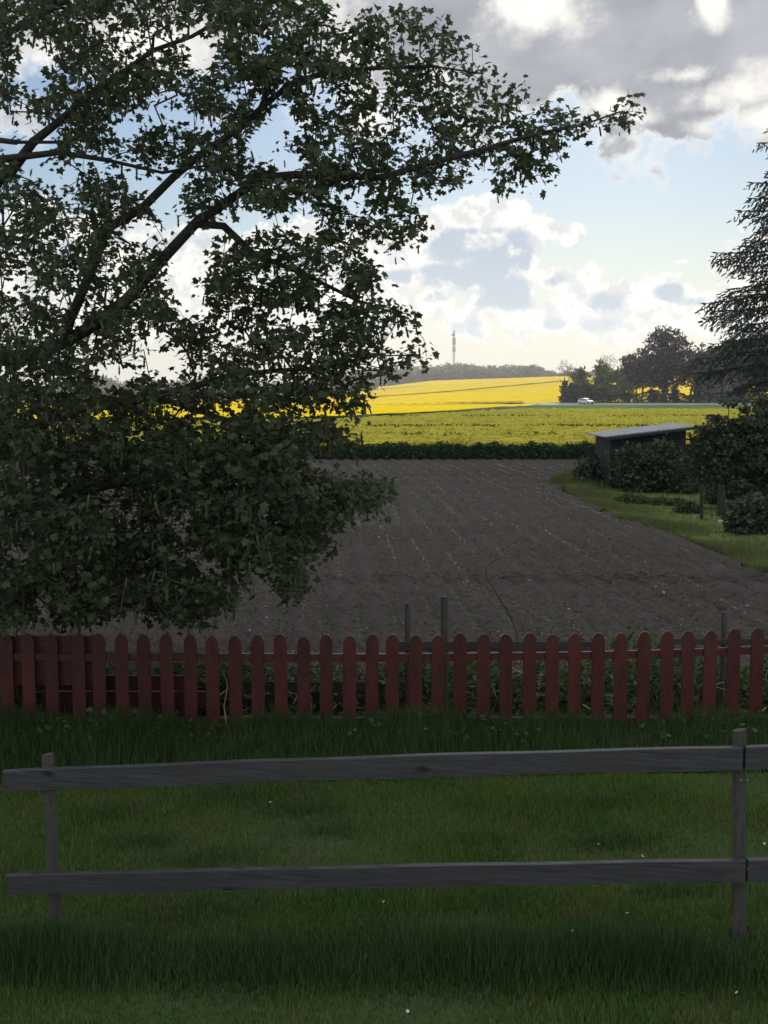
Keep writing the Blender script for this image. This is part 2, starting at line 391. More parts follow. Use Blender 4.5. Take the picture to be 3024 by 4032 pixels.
# right limit of the bare soil, read as metres on the ground
_e = [hit(*p) for p in ((3024, 2270), (2850, 2180), (2600, 2090), (2450, 2045), (2300, 1975), (2180, 1905))]
EX = [(8, 20.0), (_e[0][1]-.8, _e[0][0]+1.8)]+[(p[1], p[0]) for p in _e]+[(_e[-1][1]+3, _e[-1][0]+1.2), (_e[-1][1]+7, _e[-1][0]+4.5), (70, _e[-1][0]+12)]
EX.sort()
def right_edge(y): return float(np.interp(y, [e[0] for e in EX], [e[1] for e in EX]))
def plough():
    ys = lin(11.3, 26, 260)+lin(26.1, 56, 160); nx = 420; V = []
    for y in ys:
        xr = right_edge(y)+.15*math.sin(y*2.1)+.1*math.sin(y*5.3)
        xs = np.linspace(max(-.42*y-3, -60), xr, nx)
        u = xs+.045*y+.0006*(y-12)**2
        z = .030*np.sin(u*2*math.pi/.5)+.012*np.sin(u*2*math.pi/.17+.3*y)
        V.append(np.stack([xs, np.full(nx, y), z+.035+rng.normal(size=nx)*.013], 1))
    ny = len(ys); a = np.arange(nx*ny).reshape(ny, nx)
    Fc = np.stack([a[:-1, :-1], a[:-1, 1:], a[1:, 1:], a[1:, :-1]], -1).reshape(-1, 4)
    o = link('ploughed_field', raw_mesh('ploughed_field', np.concatenate(V), Fc, True), M['soil']); o['kind'] = 'structure'
plough()
# clods and stones
def rock_t():
    V = np.array([(1, 0, 0), (-1, 0, 0), (0, 1, 0), (0, -1, 0), (0, 0, .8), (0, 0, -.6)], float)*1.0
    return V, np.array([(0, 2, 4), (2, 1, 4), (1, 3, 4), (3, 0, 4), (2, 0, 5), (1, 2, 5), (3, 1, 5), (0, 3, 5)])
def in_field(n, y0, y1, power=1.0):
    y = y0+(y1-y0)*rng.random(n)**power
    x = (rng.random(n)*2-1)*(.36*y+1)
    ok = np.array([xx < right_edge(yy)-.1 for xx, yy in zip(x, y)])
    return x[ok], y[ok]
RT, RF = rock_t()
x, y = in_field(26000, 11.6, 50, 1.5)
n = len(x); V, Fc = instance(RT, RF, np.stack([x, y, np.full(n, .045)], 1), rots(n), (.006+.014*rng.random(n)**3)[:, None]*(.7+.6*rng.random((n, 3))))
o = link('soil_clods', raw_mesh('soil_clods', V, Fc), M['soil']); tag(o, 'small crumbs and clods of brown earth all over the ploughed field', 'soil', kind='stuff')
x, y = in_field(240, 12, 50, 1.3)
n = len(x); V, Fc = instance(RT, RF, np.stack([x, y, np.full(n, .055)], 1), rots(n), (.012+.022*rng.random(n)**2)[:, None]*(.7+.6*rng.random((n, 3))))
o = link('field_stones', raw_mesh('field_stones', V, Fc), M['stone']); tag(o, 'pale little stones scattered over the ploughed field', 'stones', kind='stuff')
# sprouting rows
LT = np.array([(-.5, 0, 0), (.5, 0, 0), (.55, .55, .08), (0, 1, 0), (-.55, .55, .08)], float); LF = np.array([(0, 1, 2), (0, 2, 4), (4, 2, 3)])
pts = []
for k in range(-30, 34):
    u0 = k*.5+.12
    keep = rng.random()*.9+.1
    yy = 12.0
    while yy < 48:
        yy += .014+.035*rng.random()
        if math.sin(yy*.7+k*1.9)+math.sin(yy*.23+k) > 1.4*(1-keep)-.6+rng.normal()*.5:
            xx = u0-.045*yy-.0006*(yy-12)**2-.10*math.sin(yy*.13+1)+rng.normal()*.014
            xx += .02*k*0
            if xx < right_edge(yy)-.3 and abs(xx) < .36*yy+1: pts.append((xx, yy, .045))
pts = np.array(pts); n = len(pts)
d = rng.normal(size=(n, 3)); d[:, 2] = np.abs(d[:, 2])*.8+.4
V, Fc = instance(LT, LF, pts, rots(n, d), ((.024+.024*rng.random(n))*(1+(pts[:, 1]-12)/45))[:, None]*np.array([.6, 1, 1]))
o = link('seedlings', raw_mesh('seedlings', V, Fc), M['seedling']); tag(o, 'pale sprouting seedlings in long thin rows across the ploughed field', 'seedlings', kind='stuff')

# green rapeseed block
def canopy(name, y0f, y1f, off, m, sk, nx=220, ny=60, x0=-1.1, noise=.05):
    V = []; t = np.linspace(0, 1, ny)**1.4
    u = np.linspace(-1, 1, nx)
    for tt in t:
        row = []
        for uu in u:
            x = uu*(78 if name == 'rapeseed_crop' else 330)
            yy = y0f(x)+(y1f(x)-y0f(x))*tt
            row.append((x, yy, gz(x, yy)+off*(float(np.interp(yy, [170, 260], [1, .25])) if off > .67 else 1)+rng.normal()*noise))
        V += row
    V = np.array(V); a = np.arange(nx*ny).reshape(ny, nx)
    Fc = np.stack([a[:-1, :-1], a[:-1, 1:], a[1:, 1:], a[1:, :-1]], -1).reshape(-1, 4)
    mats = np.zeros(len(Fc), int)
    q = np.arange(nx-1)
    r = a[0]; k = len(V); base = V[r].copy(); base[:, 2] = [gz(q_[0], q_[1]) for q_ in base]; V = np.concatenate([V, base])
    S = np.stack([k+q, k+q+1, r[q+1], r[q]], -1)
    Fc = np.concatenate([Fc, S]); mats = np.concatenate([mats, np.ones(len(S), int)])
    o = link(name, raw_mesh(name, V, Fc, True, mats), [m, sk]); return o
o = canopy('rapeseed_crop', lambda x: FE+.3, far_edge, .66, M['rapegreen'], M['rapestem'], nx=300, ny=80)
o['kind'] = 'structure'
BG0 = 11.0
def far_top(x): return 806.0
_y = [(far_edge(-4.6), -4.6)]
YL = [(-400, far_edge(-400)+BG0), (-28, far_edge(-28)+BG0), (-4.6, far_edge(-4.6)+BG0), (10, far_edge(10)+BG0)]+[hit(px, py, .5)[:2] for px, py in ((1990, 1600), (2070, 1592), (2130, 1583), (2215, 1578), (2500, 1577), (3300, 1573))]
YL.sort()
def yellow_edge(x): return float(np.interp(x, [p[0] for p in YL], [p[1] for p in YL]))
BG = 11.0
o = canopy('yellow_rapeseed_field', yellow_edge, far_top, .68, M['rape'], M['rapestem'], nx=330, ny=130, noise=.04)
o['kind'] = 'structure'
# flower heads on the green crop
n = 90000; y = FE+(150-FE)*rng.random(n)**1.9; x = (rng.random(n)*2-1)*(.37*y+2)
ok = y < np.interp(x, BX, BY); x, y = x[ok], y[ok]; n = len(x)
clump = np.sin(x*.9+2*np.sin(y*.31))+np.sin(y*1.3+x*.2)+rng.normal(size=n)
V, Fc = instance(LT, LF, np.stack([x, y, .60+.05*rng.random(n)+.02*clump], 1), rots(n, rng.normal(size=(n, 3))*[1, 1, .4]+[0, 0, .6]), .07+.07*rng.random(n))
o = link('rapeseed_heads', raw_mesh('rapeseed_heads', V, Fc), M['rapegreenclump']); tag(o, 'dull yellow-green flower heads covering the nearer rapeseed field', 'crop', kind='stuff')
n = 5200; ln = rng.integers(0, 4, n); x = (rng.random(n)*2-1)*45; y = np.array([64, 79, 80.5, 112.])[ln]+.04*x+rng.normal(size=n)*np.array([.8, .6, .5, 1.6])[ln]+.6*np.sin(x*.2)
ok = (np.sin(x*.37+ln)+np.sin(x*.9+2*ln) > -.5+.8*(ln == 0)) & (y < np.interp(x, BX, BY)-2) & (np.abs(x) < .37*y+2); x, y = x[ok], y[ok]; n = len(x)
V, Fc = instance(LT, LF, np.stack([x, y, .645+.08*rng.random(n)], 1), rots(n, rng.normal(size=(n, 3))*[1, 1, .6]+[0, 0, .5]), .09+.09*rng.random(n))
o = link('crop_stalks', raw_mesh('crop_stalks', V, Fc), M['tram']); tag(o, 'broken dark lines of bare stalks running across the nearer rapeseed field', 'crop', kind='stuff')
# dark leafy front edge of that crop
n = 48000; x = rng.random(n)*62-31; y = FE+rng.normal(size=n)*.28; z = rng.random(n)**.8*(.68+.06*np.sin(x*3)+.05*np.sin(x*7.7+1))
z *= 1+.12*(rng.random(n)**8)
V, Fc = instance(LT, LF, np.stack([x, y-.15+.2*z, z], 1), rots(n, rng.normal(size=(n, 3))*[1, .7, 1]+[0, -.2, .3], 1.2), .05+.06*rng.random(n))
o = link('crop_edge_foliage', raw_mesh('crop_edge_foliage', V, Fc), M['rapestem']); tag(o, 'dark green leafy strip where the rapeseed meets the ploughed field', 'crop edge', kind='stuff')
# dark edge plants where the flowering field starts, and dotted gaps
def strip(name, A, B, w0, w1, off, m, n=60, kind='structure'):
    """ribbon following image-like line between ground points A,B lists (x,y) with half widths"""
    pts = A
    V = []
    for i, (x, y) in enumerate(pts):
        t = i/(len(pts)-1); wd = w0+(w1-w0)*t
        for s in (-1, 1): V.append((x, y+s*wd, gz(x, y+s*wd)+off+.05*math.sin(i*2.1+s)))
    a = np.arange(len(pts)-1)*2
    Fc = np.stack([a, a+2, a+3, a+1], -1)
    o = link(name, raw_mesh(name, np.array(V), Fc, True), m); o['kind'] = kind; return o
def curve_px(pp, off, n=40):
    xs = [p[0] for p in pp]; out = []
    for px in np.linspace(xs[0], xs[-1], n):
        py = float(np.interp(px, xs, [p[1] for p in pp])); h = hit(px, py, off); out.append((h[0], h[1]))
    return out
strip('field_track', curve_px([(1440, 1566), (1560, 1556), (1800, 1538), (2050, 1515), (2210, 1500), (2330, 1495), (2550, 1499), (2800, 1500)], .3), None, 3, 13, .30, M['tram'])
strip('field_track', curve_px([(1440, 1592), (1620, 1588), (1800, 1584), (2060, 1582)], .6), None, 1.0, 5, .55, M['tram'])
strip('field_track', curve_px([(1400, 1564), (1480, 1560), (1530, 1555)], .3), None, 5, 3, .3, M['tram'])
strip('field_track', curve_px([(1470, 1534), (1560, 1528), (1660, 1520)], .3), None, 10, 5, .35, M['darkleaf'])
sheet('meadow', lambda y: lin(8+(y-160)*.05, 330, 60), lin(166, 345, 50), .03, M['grassfar'])
strip('field_verge', [(x, 248+.03*x) for x in range(14, 260, 10)], None, 12, 14, .08, M['verge'])
# road on a slightly banked strip
V = []
rp = [(x, 292-.05*(x-30)) for x in range(30, 260, 10)]
for i, (x, y) in enumerate(rp): V += [(x, y-5, gz(x, y)-.12), (x, y+5, gz(x, y)+.42), (x, y-8, gz(x, y)-.5)]
a = np.arange(len(rp)-1)*3
me = raw_mesh('road', np.array(V), [np.stack([a, a+3, a+4, a+1], -1), np.stack([a+2, a+5, a+3, a], -1)], False, [0]*(len(rp)-1)+[1]*(len(rp)-1))
link('road', me, [M['road'], M['verge']])['kind'] = 'structure'

# ------------------------------------------------------------------ growing trees
def grow(nodes, par, targets, seg, jit=.12, droop=0.0, order=None):
    """attach each target to the nearest node with a jittered chain; returns nodes, parents, tip ids"""
    cap = len(nodes)+len(targets)*6+10
    N = np.zeros((cap, 3)); N[:len(nodes)] = nodes; n = len(nodes); par = list(par)
    D = np.min(np.linalg.norm(targets[:, None, :]-N[None, :n:max(1, n//60)], axis=2), axis=1)
    tips = []
    for ti in np.argsort(D):
        t = targets[ti]; dv = N[:n]-t; d = np.sqrt((dv**2).sum(1)); j = int(d.argmin()); L = d[j]
        k = max(1, min(5, int(L/seg))); a = N[j].copy(); cur = j
        for s in range(1, k+1):
            f = s/k; p = a+(t-a)*f
            if s < k: p = p+rng.normal(size=3)*jit*L/k+np.array([0, 0, math.sin(f*math.pi)*L*droop])
            N[n] = p; par.append(cur); cur = n; n += 1
        tips.append(cur)
    return N[:n].copy(), np.array(par), tips
def radii(par, r0, expo=2.3, fixed=None):
    n = len(par); acc = np.zeros(n)
    kids = np.zeros(n, int)
    for i in range(n):
        if par[i] >= 0: kids[par[i]] += 1
    acc[kids == 0] = r0**expo
    for i in range(n-1, 0, -1):
        acc[i] = max(acc[i], r0**expo)
        if par[i] >= 0: acc[par[i]] += acc[i]
    r = acc**(1/expo)
    if fixed is not None: r[:len(fixed)] = np.maximum(r[:len(fixed)], fixed)
    return r
def tubes(N, par, r, k=5):
    i = np.where(par >= 0)[0]; A = N[par[i]]; B = N[i]; ra = np.minimum(r[par[i]], r[i]*1.25); rb = r[i]
    t = B-A; L = np.linalg.norm(t, axis=1, keepdims=True); ok = L[:, 0] > 1e-5; A, B, ra, rb, t, L = A[ok], B[ok], ra[ok], rb[ok], t[ok], L[ok]
    t = t/L; h = np.where(np.abs(t[:, 2:3]) < .9, [[0, 0, 1.]], [[1., 0, 0]])
    u = np.cross(t, h); u /= np.linalg.norm(u, axis=1, keepdims=True); v = np.cross(t, u)
    an = np.arange(k)*2*math.pi/k
    ring = np.cos(an)[None, :, None]*u[:, None]+np.sin(an)[None, :, None]*v[:, None]
    V = np.concatenate([A[:, None]+ring*ra[:, None, None], B[:, None]+t[:, None]*rb[:, None, None]*.5+ring*rb[:, None, None]], 1)
    q = np.arange(k); Fc = np.stack([q, (q+1) % k, k+(q+1) % k, k+q], -1)
    Fc = (Fc[None]+(np.arange(len(A))*2*k)[:, None, None]).reshape(-1, 4)
    return V.reshape(-1, 3), Fc
def chain(nodes, par, pts, rads, start=None, step=.35):
    """append a polyline (smoothed) to nodes; returns index of last"""
    cur = start
    base = len(nodes)
    pts = [np.array(p, float) for p in pts]
    for i in range(len(pts)-1):
        a, b = pts[i], pts[i+1]; k = max(1, int(np.linalg.norm(b-a)/step))
        for s in range(k+(1 if i == len(pts)-2 else 0)):
            f = s/k
            p = a+(b-a)*f+(rng.normal(size=3)*.02*np.linalg.norm(b-a) if 0 < f < 1 else 0)
            if i == 0 and s == 0 and start is not None: continue
            nodes.append(p); par.append(cur if cur is not None else -1); fix.append(rads[i]+(rads[i+1]-rads[i])*min(1, f)); cur = len(nodes)-1
    return cur

# ------------------------------------------------------------------ the big sycamore
S_POLY = [(-900,-500),(1150,-500),(1240,-60),(1290,40),(1270,110),(1340,130),(1420,80),(1560,25),(1680,45),(1720,90),(1780,150),(1880,190),(1945,270),(1950,340),(1900,350),(1840,290),(1800,340),(1850,380),(1920,400),(1960,350),(2020,315),(2070,330),(2120,430),(2230,440),(2350,475),(2440,430),(2470,375),(2515,440),(2440,500),(2330,510),(2260,530),(2250,610),(2190,660),(2110,730),(2020,770),(1950,730),(1880,690),(1800,700),(1760,780),(1640,740),(1600,790),(1660,860),(1650,960),(1560,1000),(1500,900),(1440,960),(1430,1040),(1490,1070),(1450,1120),(1470,1180),(1560,1200),(1620,1250),(1610,1290),(1520,1290),(1490,1340),(1560,1390),(1650,1390),(1690,1405),(1640,1430),(1560,1440),(1530,1480),(1440,1480),(1470,1560),(1400,1620),(1310,1590),(1290,1690),(1375,1700),(1370,1750),(1200,1755),(1195,1870),(1300,1850),(1330,1900),(1420,1880),(1535,1915),(1500,1960),(1480,1990),(1400,2010),(1330,2070),(1310,2150),(1230,2180),(1210,2270),(1150,2390),(1110,2340),(1090,2240),(1000,2260),(960,2340),(830,2410),(780,2490),(640,2430),(520,2400),(380,2480),(200,2470),(0,2490),(-300,2470),(-900,2300)]
S_HOLES = [(560,160,90,50),(800,190,70,60),(130,260,60,90),(60,470,80,60),(110,560,110,70),(470,510,50,50),(400,640,110,45),(640,450,110,45),(180,680,90,45),(640,740,90,80),(620,900,110,60),(760,960,90,60),(870,930,50,60),(700,1060,70,60),(1110,480,60,90),(1040,560,40,80),(880,860,60,40),(1290,390,60,30),(1150,640,40,50),(760,1180,60,50),(560,1390,60,60),(670,1440,60,60),(440,1480,50,50),(60,1130,60,40),(300,1190,40,50),(1000,880,60,40),(1190,860,70,50),(900,1620,110,40),(680,1630,60,30),(1230,1620,70,40),(1100,1620,40,30),(160,1650,60,30),(430,1910,80,50),(520,2030,70,50),(680,2040,70,40),(70,2180,80,60),(800,2230,70,70),(170,2380,70,80),(720,2120,60,50),(420,2480,120,40),(100,1890,70,40),(1390,780,60,30),(1520,300,40,30),(1330,1130,40,50),(1200,1250,30,40)]
def inpoly(px, py, poly):
    x = np.array([p[0] for p in poly]); y = np.array([p[1] for p in poly]); c = np.zeros(len(px), bool); j = len(poly)-1
    for i in range(len(poly)):
        cond = ((y[i] > py) != (y[j] > py)) & (px < (x[j]-x[i])*(py-y[i])/(y[j]-y[i]+1e-9)+x[i]); c ^= cond; j = i
    return c
def sycamore():
    root = empty('sycamore_tree', (-6.2, 12.2, 0))
    tag(root, 'big leafy sycamore with hanging flower strings filling the left side', 'tree')
    global fix; fix = []
    nodes = []; par = []
    B = lambda px, py, Y: np.array(P(px, py, Y))
    trunk = chain(nodes, par, [(-6.2, 12.2, -.1), (-6.1, 12.1, 1.6), (-6.0, 12.0, 3.2), (-5.8, 12, 5.2), (-5.5, 12, 7.2), (-5.4, 12, 9.4)], [.34, .29, .24, .18, .12, .06])
    def near(p): return int(np.argmin([np.linalg.norm(q-np.array(p)) for q in nodes]))
    def limb(pts, rads):
        s = near(pts[0]); return chain(nodes, par, [nodes[s]]+pts[1:], rads, start=s, step=.3)
    limb([(-6.05, 12, 2.2), B(-200, 1500, 11.9), B(250, 1350, 11.6), B(500, 1180, 11.4), B(650, 1010, 11.2), B(770, 880, 11.1), B(900, 790, 11.0), B(1030, 700, 10.9), B(1300, 690, 10.9), B(1500, 700, 10.8), B(1700, 640, 10.8), B(1900, 590, 10.8), B(2100, 530, 10.8), B(2300, 490, 10.8), B(2440, 440, 10.8)], [.11, .08, .066, .057, .051, .047, .042, .04, .036, .032, .028, .028, .02, .014, .008, .004])
    limb([B(770, 880, 11.1), B(880, 890, 11.1), B(1000, 1000, 11.3), B(1200, 1080, 11.4), B(1400, 1180, 11.4), B(1600, 1250, 11.4)], [.04, .035, .03, .024, .018, .01, .005])
    limb([B(300, 1320, 11.6), B(420, 900, 11.2), B(560, 820, 11.1), B(680, 700, 11.0), B(800, 600, 10.9), B(950, 500, 10.8), B(1160, 320, 10.8), B(1280, 290, 10.8), B(1450, 270, 10.8), B(1700, 260, 10.8), B(1900, 290, 10.8)], [.05, .045, .04, .036, .032, .028, .024, .022, .018, .012, .008, .004])
    limb([(-5.9, 12, 4.2), B(-200, 850, 11.6), B(40, 680, 11.2), B(130, 560, 11.1), B(230, 480, 11), B(380, 350, 10.9), B(600, 200, 10.9), B(900, 60, 10.8), B(1100, 0, 10.8)], [.09, .065, .05, .042, .034, .028, .02, .014, .009, .006])
    limb([(-5.8, 12, 4.9), B(-100, 640, 11.3), B(60, 620, 11.1), B(230, 600, 11), B(420, 630, 10.9), B(640, 680, 10.9), B(900, 640, 10.9)], [.055, .042, .034, .028, .022, .015, .01, .005])
    limb([(-5.8, 12, 5.1), B(-100, 540, 11.3), B(60, 560, 11.1), B(300, 560, 11)], [.045, .034, .026, .014, .004])
    limb([(-5.6, 12, 6.0), B(-300, 250, 11.3), B(50, 120, 11.1), B(350, -60, 11)], [.07, .05, .03, .02, .01])
    limb([(-6.1, 12.1, 1.6), B(-300, 1800, 11.4), B(200, 1650, 11.0), B(600, 1560, 10.8), B(900, 1480, 10.8), B(1250, 1450, 10.9), B(1480, 1400, 11), B(1650, 1400, 11)], [.09, .07, .055, .04, .03, .02, .012, .006, .004])
    limb([(-6.1, 12.1, 1.5), B(-300, 2050, 11.3), B(100, 1980, 10.9), B(500, 1900, 10.7), B(900, 1880, 10.6), B(1200, 1930, 10.6), B(1480, 1960, 10.6)], [.08, .06, .045, .035, .025, .015, .008, .004])
    limb([(-6.1, 12.1, 1.3), B(-300, 2250, 11.2), B(150, 2260, 10.9), B(450, 2300, 10.8), B(700, 2400, 10.7)], [.06, .05, .035, .022, .012, .006])
    limb([B(600, 1560, 10.8), B(850, 1640, 10.8), B(1100, 1700, 10.8), B(1350, 1730, 10.9)], [.03, .025, .018, .01, .005])
    # attraction points through the crown
    want = 7600; n = 60000
    px = rng.uniform(-900, 2530, n); py = rng.uniform(-500, 2500, n)
    ok = inpoly(px, py, S_POLY)
    for (hx, hy, rx, ry) in S_HOLES:
        kk = 1.3 if hy < 1560 else .75; d = ((px-hx)/(rx*kk+6))**2+((py-hy)/(ry*kk+6))**2
        ok &= (d > 1) | (rng.random(n) < .03)
    cl = np.sin(px*.021+2.3*np.sin(py*.013))+np.sin(py*.033+1.7*np.sin(px*.017+1))
    ok &= (cl+rng.normal(size=n)*.8 > -1.05+.9*(px < 0)+.1*(py < 900)-.4*(py > 1650))
    wt = np.clip(.52+.46*np.clip((py-1400)/400, 0, 1)-.30*np.clip((px-1250)/500, 0, 1)*(py < 850), .3, 1.02)
    ok &= rng.random(n) < wt
    ok &= ((px > -60) & (py > -60)) | (rng.random(n) < .35)
    px, py = px[ok][:want], py[ok][:want]
    if DEBUG: print('sycamore targets', len(px))
    base = 11.0+.25*np.sin(px*.004)+.0002*np.clip(300-px, 0, 1e9)
    sp_ = np.interp(px, [-900, 0, 1200, 2500], [3.0, 1.9, 1.2, .45])
    Y = base+rng.normal(size=len(px))*sp_*.55
    Y = np.clip(Y, 8.9+.2*rng.random(len(px)), 15)
    tg = np.array([P(a, b, c) for a, b, c in zip(px, py, Y)])
    lb = np.array(nodes[20:]); lb = lb[rng.integers(0, len(lb), 300)]+rng.normal(size=(300, 3))*[.10, .22, .12]; tg = np.concatenate([tg, lb])
    tg[:, 2] = np.maximum(tg[:, 2], .9)
    N, pr, tips = grow(nodes, par, tg, .22, .14, .06)
    r = radii(pr, .0032, 2.25, np.array(fix))
    V, Fc = tubes(N, pr, r, 6)
    inv = np.array(root.location)
    link('trunk', raw_mesh('trunk', V-inv, Fc, True), M['bark'], root)
    # leaves: five-lobed
    ang = [(-90, .05), (-48, .5), (-20, .68), (2, .52), (28, .92), (58, .62), (90, 1.05), (122, .62), (152, .92), (178, .52), (200, .68), (228, .5)]
    LV = [(0, .0, 0)]+[(math.cos(R(a))*l*.62, math.sin(R(a))*l*.62+.12, -.10*abs(math.cos(R(a))*l)-.05*l*l) for a, l in ang]
    LV = np.array(LV); k = len(ang); LFc = np.array([(0, 1+i, 1+(i+1) % k) for i in range(k)])
    nl = 8
    c = np.repeat(tg, nl, axis=0); n = len(c)
    a = rng.random(n)*2*math.pi; rad = .10*rng.random(n)**.6+.012
    off = np.stack([np.cos(a)*rad, np.sin(a)*rad, rng.normal(size=n)*.05], 1)
    tip = np.stack([np.cos(a), np.sin(a), -.45+.5*rng.normal(size=n)], 1)
    V, Fc = instance(LV, LFc, c+off-inv, rots(n, tip, .55), .034+.062*rng.random(n))
    o = link('crown', raw_mesh('crown', V, Fc), M['leaf'], root)
    # drooping strings of flowers
    sel = rng.random(len(tg)) < .38; c = tg[sel]; n = len(c)
    rings = [(0, .10), (-.2, .7), (-.4, .9), (-.55, .7), (-.75, 1.0), (-.9, .6), (-1.0, .12)]
    TV = np.array([(math.cos(q*math.pi/2+i)*rr*.13, math.sin(q*math.pi/2+i)*rr*.13, z) for i, (z, rr) in enumerate(rings) for q in range(4)])
    TF = np.array([(i*4+q, i*4+(q+1) % 4, i*4+4+(q+1) % 4, i*4+4+q) for i in range(len(rings)-1) for q in range(4)])
    zt = np.tile([0., 0, 1], (n, 1))+rng.normal(size=(n, 3))*.16; zt /= np.linalg.norm(zt, axis=1, keepdims=True)
    xx = np.cross(zt, rng.normal(size=(n, 3))); xx /= np.linalg.norm(xx, axis=1, keepdims=True); Rm = np.stack([xx, np.cross(zt, xx), zt], 2)
    V, Fc = instance(TV, TF, c+rng.normal(size=(n, 3))*.05-inv-[0, 0, .03], Rm, (.07+.07*rng.random(n))[:, None]*np.array([.9, .9, 1]))
    o = link('flower_strings', raw_mesh('flower_strings', V, Fc, True), M['raceme'], root); o['kind'] = 'stuff'

# ------------------------------------------------------------------ generic trees
QT = np.array([(-.5, -.35, 0), (.5, -.3, .1), (.4, .45, 0), (-.35, .5, .12)], float); QF = np.array([(0, 1, 2, 3)])
def broadleaf(name, loc, blobs_, label, cat, leafm, nclump, nleaf, lsize, csize, trunk_r, trunk_h, barkm=None, group=None, shell=.45, twigs=True, lean=0.0, extra_trunks=()):
    root = empty(name, loc); tag(root, label, cat, group)
    global fix; fix = []; nodes = []; par = []
    chain(nodes, par, [(0, 0, -.3), (lean*trunk_h*.5, 0, trunk_h*.5), (lean*trunk_h, 0, trunk_h)], [trunk_r*1.2, trunk_r, trunk_r*.75], step=trunk_h/4)
    for et in extra_trunks:
        chain(nodes, par, [(et[0], et[1], -.3), (et[0]+.1, et[1], et[2]*.5), (et[0]*1.1, et[1], et[2])], [et[3], et[3]*.8, et[3]*.5], step=trunk_h/4)
    C = []
    vol = np.array([b[3]*b[4]*b[5] for b in blobs_])**.66; vol /= vol.sum()
    for (bx, by, bz, rx, ry, rz), w_ in zip(blobs_, vol):
        k = int(nclump*w_)+1; d = rng.normal(size=(k, 3)); d /= np.linalg.norm(d, axis=1, keepdims=True)
        C.append(np.array([bx, by, bz])+d*(rng.random((k, 1))**shell)*np.array([rx, ry, rz]))
    C = np.concatenate(C); C[:, 2] = np.maximum(C[:, 2], lsize)
    N, pr, tips = grow(nodes, par, C, csize*1.2, .15, .04)
    r = radii(pr, max(.012, lsize*.05), 2.2, np.array(fix))
    V, Fc = tubes(N, pr, r, 5); link('trunk', raw_mesh('trunk', V, Fc, True), barkm or M['bark'], root)
    if nleaf:
        c = np.repeat(C, nleaf, axis=0); n = len(c)
        p = c+rng.normal(size=(n, 3))*csize*np.array([1, 1, .6])*.5
        p[:, 2] = np.maximum(p[:, 2], .02)
        V, Fc = instance(QT, QF, p, rots(n, rng.normal(size=(n, 3)), 1.0), lsize*(.6+.8*rng.random(n)))
        link('crown', raw_mesh('crown', V, Fc), leafm, root)
    return root
def hedge(name, pts, h, wd, lsize, dens, m, label, cat='hedge', group=None, kind=None, hn=.12):
    """clipped or loose hedge along pts (x,y)"""
    pts = np.array(pts, float); seg = np.linalg.norm(np.diff(pts, axis=0), axis=1); L = seg.sum(); n = int(L*h*dens)
    s = rng.random(n)*L; cs = np.concatenate([[0], np.cumsum(seg)])
    x = np.interp(s, cs, pts[:, 0]); y = np.interp(s, cs, pts[:, 1])
    hh = h*(1+hn*np.sin(s*.9/h)+hn*.7*np.sin(s*2.3/h+1)+.5*hn*np.sin(s*5.1/h))
    u = rng.random(n); z = np.where(u < .3, hh*(1-.08*rng.random(n)), hh*rng.random(n)**.8)
    yy = y+(rng.random(n)*2-1)*wd/2
    zz = np.array([gz(a, b) for a, b in zip(x, yy)])
    V, Fc = instance(QT, QF, np.stack([x, yy, z+zz], 1)-[*pts[0], 0], rots(n, rng.normal(size=(n, 3)), 1.0), lsize*(.6+.8*rng.random(n)))
    k = max(2, int(L/(h*.8))); ss = np.linspace(.02*L, L*.98, k)
    root = empty(name, (*pts[0], 0)); tag(root, label, cat, group)
    for q in ss:
        a, b = np.interp(q, cs, pts[:, 0]), np.interp(q, cs, pts[:, 1])
        mb = MB(); mb.tube([(a-pts[0][0], b-pts[0][1], gz(a, b)-.05), (a-pts[0][0]+rng.normal()*.05*h, b-pts[0][1], gz(a, b)+h*.8)], [.05*h, .02*h], 5); mb.build('stem', M['bark'], root)
    link('foliage', raw_mesh('foliage', V, Fc), m, root)
    return root

